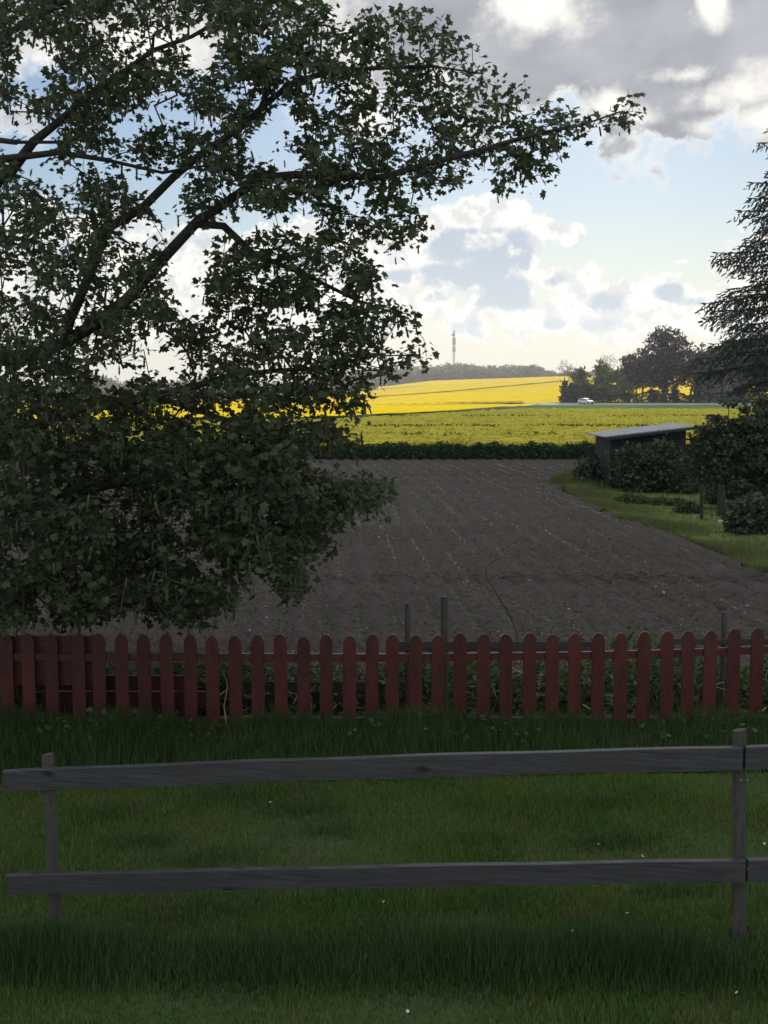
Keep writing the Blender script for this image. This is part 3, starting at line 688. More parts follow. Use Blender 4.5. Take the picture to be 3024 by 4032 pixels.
def spruce():
    X, Y0 = P(3140, 1500, 48).x, 48.0; H = 15.0
    root = empty('spruce_tree', (X, Y0, 0)); tag(root, 'tall dark spruce with drooping branches at the right edge', 'tree')
    global fix; fix = []; nodes = []; par = []
    chain(nodes, par, [(0, 0, -.2), (0, 0, H*.5), (0, 0, H)], [.30, .18, .03], step=.8)
    tgs = []; dirs = []
    z = 3.5
    Bv, Bp, Br = [], [], []
    needles_p, needles_d = [], []
    while z < H-.3:
        Lmax = min(4.1, 5.4*(1-z/H)**.65+.3)
        nb = 7
        for i in range(nb):
            a = (i+z*1.7+.5*rng.random())*2*math.pi/nb; L = Lmax*(.5+.58*rng.random()); rise = .1+.35*(z/H)
            d = np.array([math.cos(a), math.sin(a), 0]); pts = []
            for s in np.linspace(0, 1, 9):
                pts.append(np.array([0, 0, z+rng.normal()*.01])+d*L*s+np.array([0, 0, L*(rise*s-.55*s*s+.28*s**3)]))
            j = len(nodes)
            cur = chain(nodes, par, pts, [.05, .045, .04, .034, .028, .022, .016, .01, .006], start=int(np.argmin([abs(q[2]-z)+abs(q[0])+abs(q[1]) for q in nodes[:24]])), step=5)
            side = np.array([-d[1], d[0], 0])
            for s in np.arange(.18, 1.0, .20/L*.9):
                c = np.array([0, 0, z])+d*L*s+np.array([0, 0, L*(rise*s-.55*s*s+.28*s**3)])
                for sg in (-1, 1):
                    tl = (.25+.75*(1-abs(s-.55)*1.3))*min(1.0, .35*L)*(.7+.5*rng.random())
                    td = side*sg*.75+d*.65+np.array([0, 0, -.45+.2*rng.normal()])
                    td /= np.linalg.norm(td)
                    for q in np.arange(.05, 1.001, .17/max(tl, .15)):
                        p = c+td*tl*q+np.array([0, 0, -.25*tl*q*q]); needles_p.append(p); needles_d.append(td+rng.normal(size=3)*.35+np.array([0, 0, -.25]))
                needles_p.append(c); needles_d.append(d+np.array([0, 0, .15]))
        z += .55
    N = np.array(nodes); pr = np.array(par); V, Fc = tubes(N, pr, np.array(fix), 5)
    link('trunk', raw_mesh('trunk', V, Fc, True), M['bark'], root)
    p = np.array(needles_p); d = np.array(needles_d); n = len(p)
    TV = np.array([(-.08, 0, 0), (.08, 0, 0), (.13, .45, 0), (0, 1, 0), (-.13, .45, 0), (0, 0, -.07), (0, 0, .07), (0, .45, .11), (0, 1, 0), (0, .45, -.11)], float)
    TF = np.array([(0, 1, 2), (0, 2, 4), (4, 2, 3), (5, 6, 7), (5, 7, 9), (9, 7, 8)])
    V, Fc = instance(TV, TF, p, rots(n, d, .8), .18+.16*rng.random(n))
    link('needles', raw_mesh('needles', V, Fc), M['spruce'], root)
    if DEBUG: print('spruce sprays', n)

DEBUG = True
sycamore()
spruce()

# ------------------------------------------------------------------ grass
BTV = np.array([(-.5, 0, 0), (.5, 0, 0), (.3, .25, .5), (-.3, .25, .5), (0, .7, 1)], float)
def blades(name, x, y, h, wd, material, label, extra=0.0):
    n = len(x); z = np.array([gz(a, b) for a, b in zip(x, y)])+extra
    a = rng.random(n)*2*math.pi; c, s = np.cos(a), np.sin(a)
    lean = rng.random(n)*.9
    V = np.zeros((n, 5, 3))
    for i in range(5):
        lx = BTV[i, 0]*wd; ly = BTV[i, 1]*h*lean; lz = BTV[i, 2]*h
        V[:, i, 0] = x+c*lx-s*ly; V[:, i, 1] = y+s*lx+c*ly; V[:, i, 2] = z+lz
    b = np.arange(n)*5
    me = raw_mesh(name, V.reshape(-1, 3), [np.stack([b, b+1, b+2, b+3], -1), np.stack([b+3, b+2, b+4], -1)])
    o = link(name, me, material); tag(o, label, 'grass', kind='stuff'); return o
def area(n, y0, y1, k=.36, pad=.6):
    y = y0+(y1-y0)*rng.random(n); x = (rng.random(n)*2-1)*(k*y+pad)
    ok = rng.random(n) < (k*y+pad)/(k*y1+pad)
    return x, y
x, y = area(290000, 4.9, 9.9)
pt = np.sin(x*1.7+np.sin(y*2.1))+np.sin(y*3.1+x*.8)+.6*np.sin(x*5.3+y*4.1)
h = (.030+.022*rng.random(len(x)))*(1+.25*pt*.5)
h *= 1+.55*np.clip(np.sin(x*3.3+2*np.sin(y*1.7))*np.sin(y*4.3+x*1.1), 0, 1)
keep = rng.random(len(x)) < .72+.18*pt
blades('lawn_grass', x[keep], y[keep], h[keep], .0045+.003*rng.random(keep.sum()), M['blade'], 'short green lawn grass on both sides of the grey rail fence')
# unmown grass under the rail fence
def fenceY(x): return 6.28-.143*x
n = 60000; x = rng.uniform(-3.2, 3.2, n); y = fenceY(x)-.26+rng.normal(size=n)*.18
h = (.05+.085*rng.random(n))*(1+.35*np.sin(x*2.3)+.3*np.sin(x*6.1+y*3))*np.exp(-((y-fenceY(x)+.24)/.34)**2)+.03
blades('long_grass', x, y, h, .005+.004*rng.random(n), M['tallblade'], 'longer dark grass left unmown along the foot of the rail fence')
X_, Y_, H_ = [], [], []
for (px, py, sx, k) in ((960, 3150, .32, 900), (1180, 3205, .30, 600), (2370, 3175, .22, 500), (820, 3400, .30, 700), (760, 3600, .40, 1000), (420, 3215, .25, 500), (2420, 3330, .22, 500), (1900, 3320, .2, 350), (560, 3330, .2, 350), (2650, 3520, .2, 350), (1950, 3570, .22, 350), (1300, 3290, .25, 350)):
    q = hit(px, py); X_.append(q[0]+rng.normal(size=k)*sx*.75); Y_.append(q[1]+rng.normal(size=k)*sx*.33); H_.append(.04+.05*rng.random(k))
blades('grass_tufts', np.concatenate(X_), np.concatenate(Y_), np.concatenate(H_), .006, M['tallblade'], 'darker longer tufts scattered through the mown lawn')
n = 60000; y = 20+22*rng.random(n)**1.1; x = np.array([right_edge(t) for t in y])+rng.random(n)*8
blades('garden_blades', x, y, .03+.05*rng.random(n), .014, M['margin'], 'short pale grass of the garden patch below the shed', .02)
# rough grass and weeds by the pickets, shade put into their dark green
n = 90000; x = rng.uniform(-4.4, 4.4, n); y = 10.05-1.1*rng.random(n)**1.5
h = (.12+.17*rng.random(n))*np.interp(y, [8.9, 9.5, 10], [.35, .8, 1])*(1+.12*np.sin(x*1.9+1)+.15*np.sin(x*5))
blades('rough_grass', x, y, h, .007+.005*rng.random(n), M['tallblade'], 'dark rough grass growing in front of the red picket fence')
n = 2600; x = 4.6-9.0*rng.random(n)**1.7; y = 10.0-.5*rng.random(n)**1.3; z = .03+.24*rng.random(n)*(.75+.35*np.sin(x*2.2+.6))
d = rng.normal(size=(n, 3))*[1, 1, .4]+[0, -.3, .1]
V, Fc = instance(LT, LF, np.stack([x, y, z], 1), rots(n, d, .6), (.018+.045*rng.random(n)**1.5)[:, None]*np.array([.6, 1, 1]))
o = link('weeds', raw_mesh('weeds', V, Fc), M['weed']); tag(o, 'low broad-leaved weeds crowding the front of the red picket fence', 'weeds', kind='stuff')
# weeds and litter behind the pickets
n = 16000; x = rng.uniform(-4.6, 4.8, n); hh = np.interp(x, [-4.5, -1, .8, 2, 5], [.35, .30, .42, .52, .55]); y = 10.75+1.1*rng.random(n)
z = hh*rng.random(n)**1.2*(.8+.3*np.sin(x*3.1)+.2*np.sin(x*8))
V, Fc = instance(LT, LF, np.stack([x, y, z+.03], 1), rots(n, rng.normal(size=(n, 3))*[1, 1, .8]+[0, 0, .4], .8), (.03+.055*rng.random(n))[:, None]*np.array([.55, 1, 1]))
o = link('weeds', raw_mesh('weeds', V, Fc), M['weedlit']); tag(o, 'brighter green weeds growing behind the red picket fence', 'weeds', kind='stuff')
n = 2600; x = rng.uniform(-4.6, 4.8, n); y = 10.6+1.2*rng.random(n); d = rng.normal(size=(n, 3))*[1, 1, .7]
V, Fc = instance(LT, LF, np.stack([x, y, .04+.35*rng.random(n)**2], 1), rots(n, d), (.10+.14*rng.random(n))[:, None]*np.array([.07, 1, 1]))
o = link('dry_litter', raw_mesh('dry_litter', V, Fc), M['straw']); tag(o, 'dry stalks and litter lying behind the red picket fence', 'litter', kind='stuff')

# ------------------------------------------------------------------ rail fence
def rail_fence():
    root = empty('rail_fence', (0, fenceY(0), 0)); tag(root, 'weathered grey two-rail fence standing in the lawn', 'fence')
    def loc(p): return np.array(p)-np.array(root.location)
    # board lines: (left x, zt) (right x, zt)
    def board(xa, za, xb, zb, hgt, bend=0.0, jog=0.0):
        mb = MB(); k = 24; ra = []
        for i in range(k+1):
            f = i/k; x = xa+(xb-xa)*f; y = fenceY(x)-.045+jog; z = za+(zb-za)*f+bend*math.sin(f*math.pi)+.002*math.sin(f*23)
            hh = hgt+.003*math.sin(f*17+xa)
            ra.append(loc([(x, y-.017, z-hh), (x, y-.017, z-.002), (x, y-.015, z), (x, y+.021, z+.001), (x, y+.022, z-.003), (x, y+.022, z-hh)]))
        V = np.concatenate(ra); fc = []
        for i in range(k):
            for j in range(6): fc.append((i*6+j, i*6+(j+1) % 6, i*6+6+(j+1) % 6, i*6+6+j))
        fc += [tuple(range(6))[::-1], tuple(range(k*6, k*6+6))]
        mb.add(V, fc); return mb.build('rail', M['board'], root)
    def fp(px, py):     # image point on the fence plane
        Yy = 6.3
        for _ in range(20): q = P(px, py, Yy); Yy = fenceY(q.x)-.055
        return q
    a, b = fp(10, 3037), fp(2925, 2942); board(a.x, a.z, b.x, b.z, .120, bend=.012)
    a, b = fp(2936, 2942), fp(4900, 2890); board(a.x, a.z, b.x, b.z, .119)
    a, b = fp(26, 3447), fp(2935, 3388); board(a.x, a.z, b.x, b.z, .118, bend=.006)
    a, b = fp(2946, 3387), fp(4900, 3350); board(a.x, a.z, b.x, b.z, .117, jog=.001)
    for (tx, ty, bx, r) in ((176, 2982, 212, .036), (2925, 2887, 2925, .037), (5700, 2800, 5650, .036)):
        t = fp(tx, ty); q = P(bx, 3700, t.y); z0 = gz(q.x, fenceY(q.x))-.1; y = fenceY(t.x)+.006
        mb = MB(); A = []; Bq = []
        for i in range(10):
            an = i*2*math.pi/10+.2
            A.append((q.x+math.cos(an)*r, y+math.sin(an)*r, z0)); Bq.append((t.x+math.cos(an)*r*.96, y+math.sin(an)*r*.96, t.z+.008*math.sin(an+2)))
        mb.hull(loc(A), loc(Bq)); mb.build('post', M['post'], root)
    for px in (175, 2918, 2944):
        for py in ((2975, 3070, 3420) if px > 2000 else (3058, 3092, 3490)):
            q = fp(px, py); mb = MB(); mb.tube([loc((q.x, q.y-.006, q.z)), loc((q.x, q.y+.002, q.z))], [.004, .004], 6); mb.build('nail_head', M['steel'], root)
rail_fence()

# ------------------------------------------------------------------ picket fence
PY = 10.2
def ptop(px): return float(np.interp(px, [-400, 100, 1500, 2200, 2700, 3024, 3400], [2496, 2497, 2500, 2494, 2482, 2468, 2455]))
def picket_fence():
    root = empty('picket_fence', (0, PY, 0)); tag(root, 'dark red picket fence with rounded tops between lawn and field', 'fence')
    cx = [-240, -150, -60, 22, 108, 200, 306, 387, 477, 565, 655, 748, 835, 925, 1014, 1104, 1196, 1284, 1376, 1465, 1545, 1637, 1725, 1812, 1905, 1993, 2087, 2176, 2265, 2357, 2447, 2537, 2630, 2712, 2800, 2892, 2985, 3076, 3166, 3256, 3346]
    for px in cx:
        t = P(px, ptop(px)+rng.normal()*3, PY-.03); x = t.x; zt = t.z; w2 = .058; z0 = .0
        lean = rng.normal()*.006; pr = [(-w2, z0), (w2, z0), (w2, zt-.075), (w2*.9, zt-.045), (w2*.62, zt-.015), (w2*.25, zt), (-w2*.25, zt), (-w2*.62, zt-.015), (-w2*.9, zt-.045), (-w2, zt-.075)]
        A = np.array([(x+a+lean*(b-.5), -.041, b) for a, b in pr]); B_ = A+[0, .022, 0]
        mb = MB(); mb.hull(A, B_); mb.build('picket', M['red'], root, bevel=.003)
    for z, zb in ((.715, 2573), (.15, 2822)):
        mb = MB(); xs = np.linspace(P(-300, 2500, PY).x, P(3400, 2500, PY).x, 24)
        for i in range(23):
            px0 = 1512+xs[i]*F/10.4; px1 = 1512+xs[i+1]*F/10.4
            dz0 = P(px0, ptop(px0)+74, PY).z if zb == 2573 else z; dz1 = P(px1, ptop(px1)+74, PY).z if zb == 2573 else z
            A = np.array([(xs[i], -.018, dz0-.068), (xs[i], .018, dz0-.068), (xs[i], .018, dz0), (xs[i], -.018, dz0)])
            B_ = np.array([(xs[i+1], -.018, dz1-.068), (xs[i+1], .018, dz1-.068), (xs[i+1], .018, dz1), (xs[i+1], -.018, dz1)])
            k = mb.n; fc = [(0, 1, 5, 4), (1, 2, 6, 5), (2, 3, 7, 6), (3, 0, 4, 7)]
            if i == 0: fc.append((3, 2, 1, 0))
            if i == 22: fc.append((4, 5, 6, 7))
            mb.add(np.concatenate([A, B_]), fc)
        mb.build('rail', M['red'], root)
picket_fence()
# red board panel close behind the left end
root = empty('board_screen', (P(110, 2600, 10.245).x, 10.245, 0)); tag(root, 'solid red board screen standing behind the left end of the picket fence', 'screen')
mb = MB()
for i in range(4): mb.box((0, 0, .825-i*.113), (1.30, .02, .1125))
mb.build('board', M['red'], root, bevel=.003)
for sx in (-.6, .6):
    mb = MB(); mb.box((sx, .035, .43), (.06, .045, .9)); mb.build('post', M['red'], root)
root = empty('low_board', (P(440, 2700, 10.45).x, 10.45, 0)); tag(root, 'low red-brown boards behind the fence, beside the solid screen', 'boards')
mb = MB(); mb.box((0, 0, .40), (1.55, .025, .14)); mb.box((.1, .012, .24), (1.5, .025, .16)); mb.build('board', M['red'], root, bevel=.003)
for sx in (-.6, .62):
    mb = MB(); mb.box((sx, .04, .18), (.05, .05, .4)); mb.build('stake', M['dark_plank'], root)
# raised bed edging behind the middle
A = P(640, 2700, 10.9); B_ = P(1745, 2700, 10.9)
root = empty('raised_bed', ((A.x+B_.x)/2, 10.9, 0)); tag(root, 'dark timber raised bed with two stacked planks behind the pickets', 'garden bed')
L = B_.x-A.x
for z, y in ((.30, 0), (.165, -.012)):
    mb = MB(); mb.box((0, y, z-.06), (L, .03, .118)); mb.build('plank', M['dark_plank'], root, bevel=.004)
mb = MB(); mb.box((0, 0, .03), (L, .03, .05)); mb.build('plank', M['dark_plank'], root)
for sx in (-L/2+.05, 0, L/2-.05):
    mb = MB(); mb.box((sx, .045, .16), (.05, .05, .34)); mb.build('stake', M['dark_plank'], root)
# weathered post fence behind
root = empty('field_fence', (P(1752, 2500, 10.6).x, 10.6, 0)); tag(root, 'grey post and rail fence just behind the red pickets', 'fence')
X0 = root.location.x
def stake(px, py, rr, name, m, par_, y=10.6, lean=0):
    t = P(px, py, y); mb = MB()
    mb.tube([(t.x-X0-lean, y-10.6, -.1), (t.x-X0, y-10.6, t.z-.006), (t.x-X0, y-10.6, t.z)], [rr*1.05, rr, rr*.9], 9); return mb.build(name, m, par_)
stake(1752, 2350, .036, 'post', M['post'], root)
stake(1605, 2375, .022, 'post', M['post'], root, y=10.68)
stake(2852, 2408, .024, 'post', M['post'], root, y=10.75)
mb = MB(); a, b = P(1560, 2524, 10.56), P(2350, 2522, 10.56); mb.box(((a.x+b.x)/2-X0, -.06, a.z-.045), (b.x-a.x, .022, .09)); mb.build('rail', M['grey'], root, bevel=.003)
mb = MB(); a, b = P(2600, 2512, 10.7), P(3300, 2506, 10.7); mb.box(((a.x+b.x)/2-X0, .08, a.z-.03), (b.x-a.x, .022, .055)); mb.build('rail', M['grey'], root, bevel=.003)
# dry vine on the pickets
mb = MB(); mb.tube([P(905, 2900, 9.98), P(890, 2840, 10.0), P(882, 2780, 10.02), P(893, 2720, 10.04), P(895, 2690, 10.05), P(880, 2650, 10.07)], [.006, .007, .006, .005, .004, .002], 6)
tag(mb.build('dry_stem', M['straw']), 'thin crooked pale dry stem leaning on the red pickets', 'stem')

mb = MB(); mb.tube([P(2045, 2560, 10.7), P(2030, 2480, 10.7), P(1995, 2400, 10.72), P(1950, 2330, 10.75), P(1915, 2275, 10.78), P(1915, 2235, 10.8), P(1950, 2205, 10.8), P(2000, 2195, 10.82)], [.006, .005, .005, .004, .004, .003, .003, .002], 6)
tag(mb.build('bramble_cane', M['darkpost']), 'thin dark arching cane rising behind the middle of the picket fence', 'cane')
# daisies
DP = [(2470, 3145), (1945, 3377), (2530, 3372), (1605, 3610), (2470, 3595), (2255, 3665), (2690, 3915), (1558, 3640), (2355, 3325), (1065, 3165), (2965, 3335), (3010, 3325), (2275, 3248), (1970, 3600), (2900, 3910), (1605, 3990), (1510, 3555), (1110, 3385)]
DL = ['tiny white daisy under the top rail in the right half, highest in the lawn', 'tiny white daisy just above the lower rail, right of its middle', 'tiny white daisy just above the lower rail, nearer the right post', 'tiny white daisy below the lower rail near the middle of the lawn', 'tiny white daisy below the lower rail, third of the way from right post', 'tiny white daisy below the lower rail in the darker long grass', 'tiny white daisy in the bottom right lawn, larger of the two', 'tiny white daisy below the rails just beside the long grass', 'tiny white daisy between the rails on the right, above its lower neighbour', 'tiny white daisy right below the top rail at left of centre', 'tiny white daisy right of the right post just above the lower rail', 'tiny white daisy at the far right edge beyond the right post', 'tiny white daisy in mid lawn between the rails, upper right area', 'tiny white daisy below the lower rail right of centre', 'tiny white daisy at the bottom right corner of the lawn', 'tiny white daisy at the very bottom edge near the centre', 'tiny white daisy just below the lower rail at the centre', 'tiny white daisy between the rails in the left half of the lawn']
proto = None
for i, (px, py) in enumerate(DP):
    hx = hit(px, py, .05)
    if proto is None:
        proto = empty('daisy'); mb = MB(); mb.tube([(0, 0, -.06), (0, 0, -.004)], [.001, .001], 5); mb.build('stem', M['blade'], proto)
        mb = MB()
        for q in range(9):
            a = q*2*math.pi/9; c, s = math.cos(a), math.sin(a)
            mb.add([(c*.002-s*.002, s*.002+c*.002, 0), (c*.002+s*.002, s*.002-c*.002, 0), (c*.011+s*.003, s*.011-c*.003, .002), (c*.011-s*.003, s*.011+c*.003, .002)], [(0, 1, 2, 3)])
        mb.build('petals', M['petal'], proto); mb = MB(); mb.tube([(0, 0, 0), (0, 0, .003), (0, 0, .0045)], [.003, .003, .001], 8); mb.build('centre', M['yellow'], proto)
        r_ = proto
    else:
        r_ = proto.copy(); COL.objects.link(r_)
        for ch in list(proto.children): c2 = ch.copy(); COL.objects.link(c2); c2.parent = r_
    r_.scale = (.75,)*3; r_.location = hx; r_.rotation_euler = (R(35)+rng.normal()*.15, rng.normal()*.2, rng.random()*6)
    tag(r_, DL[i], 'daisy', 'daisies dotted over the lawn')

# ------------------------------------------------------------------ shed, garden corner
def shed():
    q = P(2370, 1930, 37.5)
    root = empty('garden_shed', (q.x, 36.2, 0)); tag(root, 'small dark board shed with a sloping grey roof, half hidden by shrubs', 'shed')
    X, Y0 = q.x, 36.2; W = P(2700, 1800, 36.2).x-X; D = 2.6
    zl = P(2370, 1722, 36.2).z; zr = P(2700, 1688, 36.2).z
    mb = MB(); nb = 18
    for i in range(nb):
        a, b = W*i/nb+.006, W*(i+1)/nb-.006; za, zb = zl+(zr-zl)*a/W, zl+(zr-zl)*b/W; yo = .012*(i % 2)
        mb.hull(np.array([(a, yo, 0), (b, yo, 0), (b, yo, zb), (a, yo, za)]), np.array([(a, yo+.03, 0), (b, yo+.03, 0), (b, yo+.03, zb), (a, yo+.03, za)]))
    mb.hull(np.array([(0, .05, 0), (W, .05, 0), (W, .05, zr), (0, .05, zl)]), np.array([(0, D, 0), (W, D, 0), (W, D, zr), (0, D, zl)]))
    mb.build('wall', M['shedwall'], root)
    # roof sheet with ribs
    xa, xb = -.24, W+.35; n = 30; top = []; y0, y1 = -.25, D+.35
    def zz(x): return zl+(zr-zl)*x/W+.03
    V = []; k = 60
    for i in range(k+1):
        x = xa+(xb-xa)*i/k
        for yy in (y0, y1):
            for t in (0, .035): V.append((x, yy, zz(x)+t+.010*math.sin(i*math.pi/1.5)*(t > 0)))
    fc = []
    for i in range(k):
        a = i*4; fc += [(a+1, a+5, a+7, a+3), (a, a+2, a+6, a+4), (a, a+4, a+5, a+1), (a+2, a+3, a+7, a+6)]
    fc += [(0, 1, 3, 2), (k*4, k*4+2, k*4+3, k*4+1)]
    mb = MB(); mb.add(V, fc); mb.build('roof', M['roof'], root)
    mb = MB(); mb.hull(np.array([(xa, y0-.03, zz(xa)-.09), (xb, y0-.03, zz(xb)-.07), (xb, y0-.03, zz(xb)+.0), (xa, y0-.03, zz(xa)+.0)]), np.array([(xa, y0-.003, zz(xa)-.09), (xb, y0-.003, zz(xb)-.07), (xb, y0-.003, zz(xb)+.0), (xa, y0-.003, zz(xa)+.0)]))
    mb.build('fascia', M['dark_plank'], root)
    mb = MB(); mb.box((W*.83, -.02, zr*.42), (.62, .03, zr*.8)); mb.build('door', M['shedwall'], root, bevel=.01)
shed()
def shrub(name, px, py_base, Y, wpx, hpx, m, label, nclump=60, nleaf=40, lsize=.1, csize=.25, cat='shrub', depth=.8, group=None, shell=.5, z0=0):
    q = P(px, py_base, Y); s = Y/F; w_, h_ = wpx*s/2, hpx*s
    return broadleaf(name, (q.x, Y, gz(q.x, Y)+z0), [(0, 0, h_*.55, w_, w_*depth, h_*.5), (0, 0, h_*.3, w_*.9, w_*depth, h_*.32)], label, cat, m, nclump, nleaf, lsize, csize, h_*.03, h_*.4, group=group, shell=shell)
shrub('ivy_shrub', 2545, 1945, 35.3, 265, 200, M['darkleaf'], 'dark dense shrub smothering the front of the garden shed', 160, 60, .09, .3, shell=.6)
shrub('elder_shrub', 2700, 1935, 34.6, 70, 120, M['darkleaf'], 'narrow dark shrub at the right corner of the shed', 60, 50, .09, .25)
shrub('elder_shrub', 2322, 1925, 37.4, 90, 110, M['darkleaf'], 'low dark shrub at the left corner of the shed', 60, 50, .09, .25)
q = P(2880, 2060, 30)
broadleaf('hornbeam_bush', (q.x, 30, 0), [(0, 0, 1.6, .95, .8, 1.25), (.75, .2, 1.7, .9, .8, 1.25), (-.55, .1, 1.25, .65, .6, 1.1), (1.7, 0, 1.6, .9, .8, 1.4), (.5, -.2, .7, 1.3, .8, .7)], 'large dark leafy bush right of the shed', 'shrub', M['darkleaf'], 420, 46, .085, .22, .06, .7, shell=.55)
shrub('low_shrub', 2490, 1975, 31.5, 150, 36, M['weedlit'], 'low rounded green shrub in the garden patch before the shed', 40, 40, .06, .15)
shrub('low_shrub', 2630, 1992, 31.0, 130, 28, M['weedlit'], 'flat mossy green shrub beside the thin post', 30, 36, .06, .15)
shrub('low_shrub', 2715, 2018, 29.0, 100, 42, M['darkleaf'], 'small dark shrub at the foot of the thin post', 30, 40, .06, .14)
shrub('low_shrub', 2960, 2150, 24.8, 210, 150, M['darkleaf'], 'dark shrub below the large leafy bush at the right edge', 90, 50, .07, .2)
mb = MB(); a, b = P(2763, 2040, 27.5), P(2763, 1905, 27.5); mb.tube([(a.x, 27.5, -.05), (b.x, 27.5, b.z)], [.045, .04], 8); tag(mb.build('garden_post', M['darkpost']), 'short dark upright post in the garden patch by the small shrub', 'post')
mb = MB(); a, b = P(2838, 2040, 28.2), P(2838, 1975, 28.2); mb.tube([(a.x, 28.2, -.05), (b.x+.02, 28.2, b.z*.6), (b.x, 28.2, b.z+.4)], [.13, .11, .08], 9); tag(mb.build('tree_stump', M['darkpost']), 'thick dark trunk standing at the foot of the large bush', 'trunk')
mb = MB(); q = P(2880, 2028, 27); mb.hull(np.array([(q.x-.35, 26.8, 0), (q.x+.35, 26.8, 0), (q.x+.3, 27.2, 0), (q.x-.3, 27.2, 0)]), np.array([(q.x-.3, 26.85, .06), (q.x+.33, 26.85, .08), (q.x+.28, 27.15, .07), (q.x-.28, 27.15, .06)])); tag(mb.build('stone_slab', M['stone']), 'pale flat stone slab lying in grass below the thick trunk', 'stone')
# garden grass, painted as if lit, and rough margin
V = []
ys = lin(12, 46, 90)
for y in ys:
    xr = right_edge(y)
    for f in np.linspace(0, 1, 40): V.append((xr+.1+f*14, y, .02+.015*rng.random()))
a = np.arange(90*40).reshape(90, 40); Fc = np.stack([a[:-1, :-1], a[:-1, 1:], a[1:, 1:], a[1:, :-1]], -1).reshape(-1, 4)
o = link('garden_grass', raw_mesh('garden_grass', np.array(V), Fc, True), M['gardenlit']); o['kind'] = 'structure'
n = 90000; y = 14+30*rng.random(n)**1.2; x = np.array([right_edge(t) for t in y])+rng.exponential(.42, n)-.1
ok = np.abs(x) < .37*y+1; x, y = x[ok], y[ok]; n = len(x)
h = (.06+.20*rng.random(n))*(1+.7*np.sin(y*1.7+2*np.sin(x*2.1)))*np.interp(x-np.array([right_edge(t) for t in y]), [-.1, .3, 1.2, 2.5], [.7, 1.1, .8, .3])*np.interp(y, [14, 19, 23, 32, 37], [1, .9, .55, .6, 1.1])
blades('margin_grass', x, y, h, .010+.010*rng.random(n), M['margin'], 'tufty green grass margin along the right edge of the ploughed field')

# ------------------------------------------------------------------ beyond the road
def at(px, Y): return P(px, 1590, Y).x
def bt(name, px, Y, blobs_px, label, m, ncl, nl, ls, cs, tr, th, group='trees and bushes behind the road', barkm=None, shell=.5, lean=0, extra=(), cat='tree', gz0=None):
    """blobs in image pixels (cx,cy,rx,ry) turned into metres at distance Y"""
    s = Y/F; X = at(px, Y); zb = gz(X, Y) if gz0 is None else gz0; B_ = []
    for (cx, cy, rx, ry) in blobs_px:
        c = P(cx, cy, Y); B_.append((c.x-X, 0, c.z-zb, rx*s, min(rx, ry*1.3)*s*.9, ry*s))
    return broadleaf(name, (X, Y, zb), B_, label, cat, m, ncl, nl, ls, cs, tr, th, barkm=barkm, group=group, shell=shell, lean=lean, extra_trunks=[((e[0]-px)*s, 0, e[1], e[2]) for e in extra])
G = 'trees and bushes behind the road'
bt('copper_beech', 2615, 312, [(2625, 1400, 120, 95), (2700, 1450, 75, 70), (2530, 1450, 95, 70), (2600, 1490, 140, 50), (2480, 1480, 60, 50), (2620, 1330, 70, 40)], 'large domed copper beech with purple-grey leaves on one thick trunk', M['beech'], 560, 20, .55, 1.4, .75, 5.5, shell=.6)
bt('birch_tree', 2505, 306, [(2500, 1440, 50, 60), (2500, 1490, 40, 40)], 'slim two-stemmed tree at the left flank of the copper beech', M['beech'], 90, 18, .45, 1.0, .22, 7, extra=[(2527, 8, .25)], shell=.6)
bt('willow_tree', 2375, 302, [(2375, 1500, 45, 65), (2380, 1540, 65, 45), (2365, 1450, 22, 30)], 'pale olive-green tree right above the white car', M['oliveleaf'], 190, 30, .45, .9, .3, 3)
bt('bare_tree', 2395, 330, [(2395, 1425, 36, 32)], 'bare twiggy crown rising behind the olive-green tree', M['twig'], 130, 3, .2, .8, .2, 9, barkm=M['twig'], shell=.35)
bt('bare_tree', 2222, 345, [(2222, 1450, 30, 32), (2250, 1462, 24, 22)], 'sparse bare tree at the left end of the roadside trees', M['twig'], 110, 4, .25, .8, .2, 6, barkm=M['twig'], shell=.35)
bt('round_tree', 2280, 352, [(2282, 1467, 26, 22), (2305, 1478, 25, 18), (2262, 1482, 22, 16), (2285, 1500, 34, 26)], 'small round dark tree between two bare trees', M['darkleaf'], 90, 22, .4, .8, .2, 5)
bt('hawthorn_bush', 2240, 300, [(2240, 1545, 30, 26), (2275, 1560, 55, 28), (2228, 1520, 18, 20), (2262, 1520, 26, 22), (2225, 1575, 22, 18)], 'dark bushy thicket left of the white car', M['darkleaf'], 140, 34, .4, .8, .2, 2, cat='bush')
bt('hawthorn_bush', 2290, 303, [(2305, 1562, 45, 28), (2330, 1540, 34, 30), (2298, 1530, 26, 26)], 'dark bush behind the white car', M['hedge'], 100, 34, .4, .8, .2, 2, cat='bush')
bt('field_maple', 2460, 304, [(2460, 1540, 40, 38), (2440, 1500, 25, 28), (2420, 1480, 25, 25)], 'yellowish-green small tree between the olive tree and the beech', M['oliveleaf'], 120, 22, .4, .9, .2, 3)
for (px, py, rx, ry, lab) in ((2570, 1555, 19, 27, 'dark cone-shaped shrub just left of the beech trunk'), (2655, 1553, 18, 32, 'dark upright shrub just right of the beech trunk'), (2745, 1548, 24, 34, 'dark rounded shrub beside the leaning trunk')):
    bt('yew_shrub', px, 303, [(px, py, rx, ry), (px, py+15, rx, ry*.6)], lab, M['hedge'], 60, 34, .35, .5, .12, 1, cat='shrub', group='clipped shrubs under the beech')
bt('leaning_tree', 2708, 305, [(2790, 1440, 70, 60), (2760, 1400, 50, 40)], 'thin leaning tree right of the copper beech', M['beech'], 140, 22, .5, 1.1, .3, 7, lean=.25)
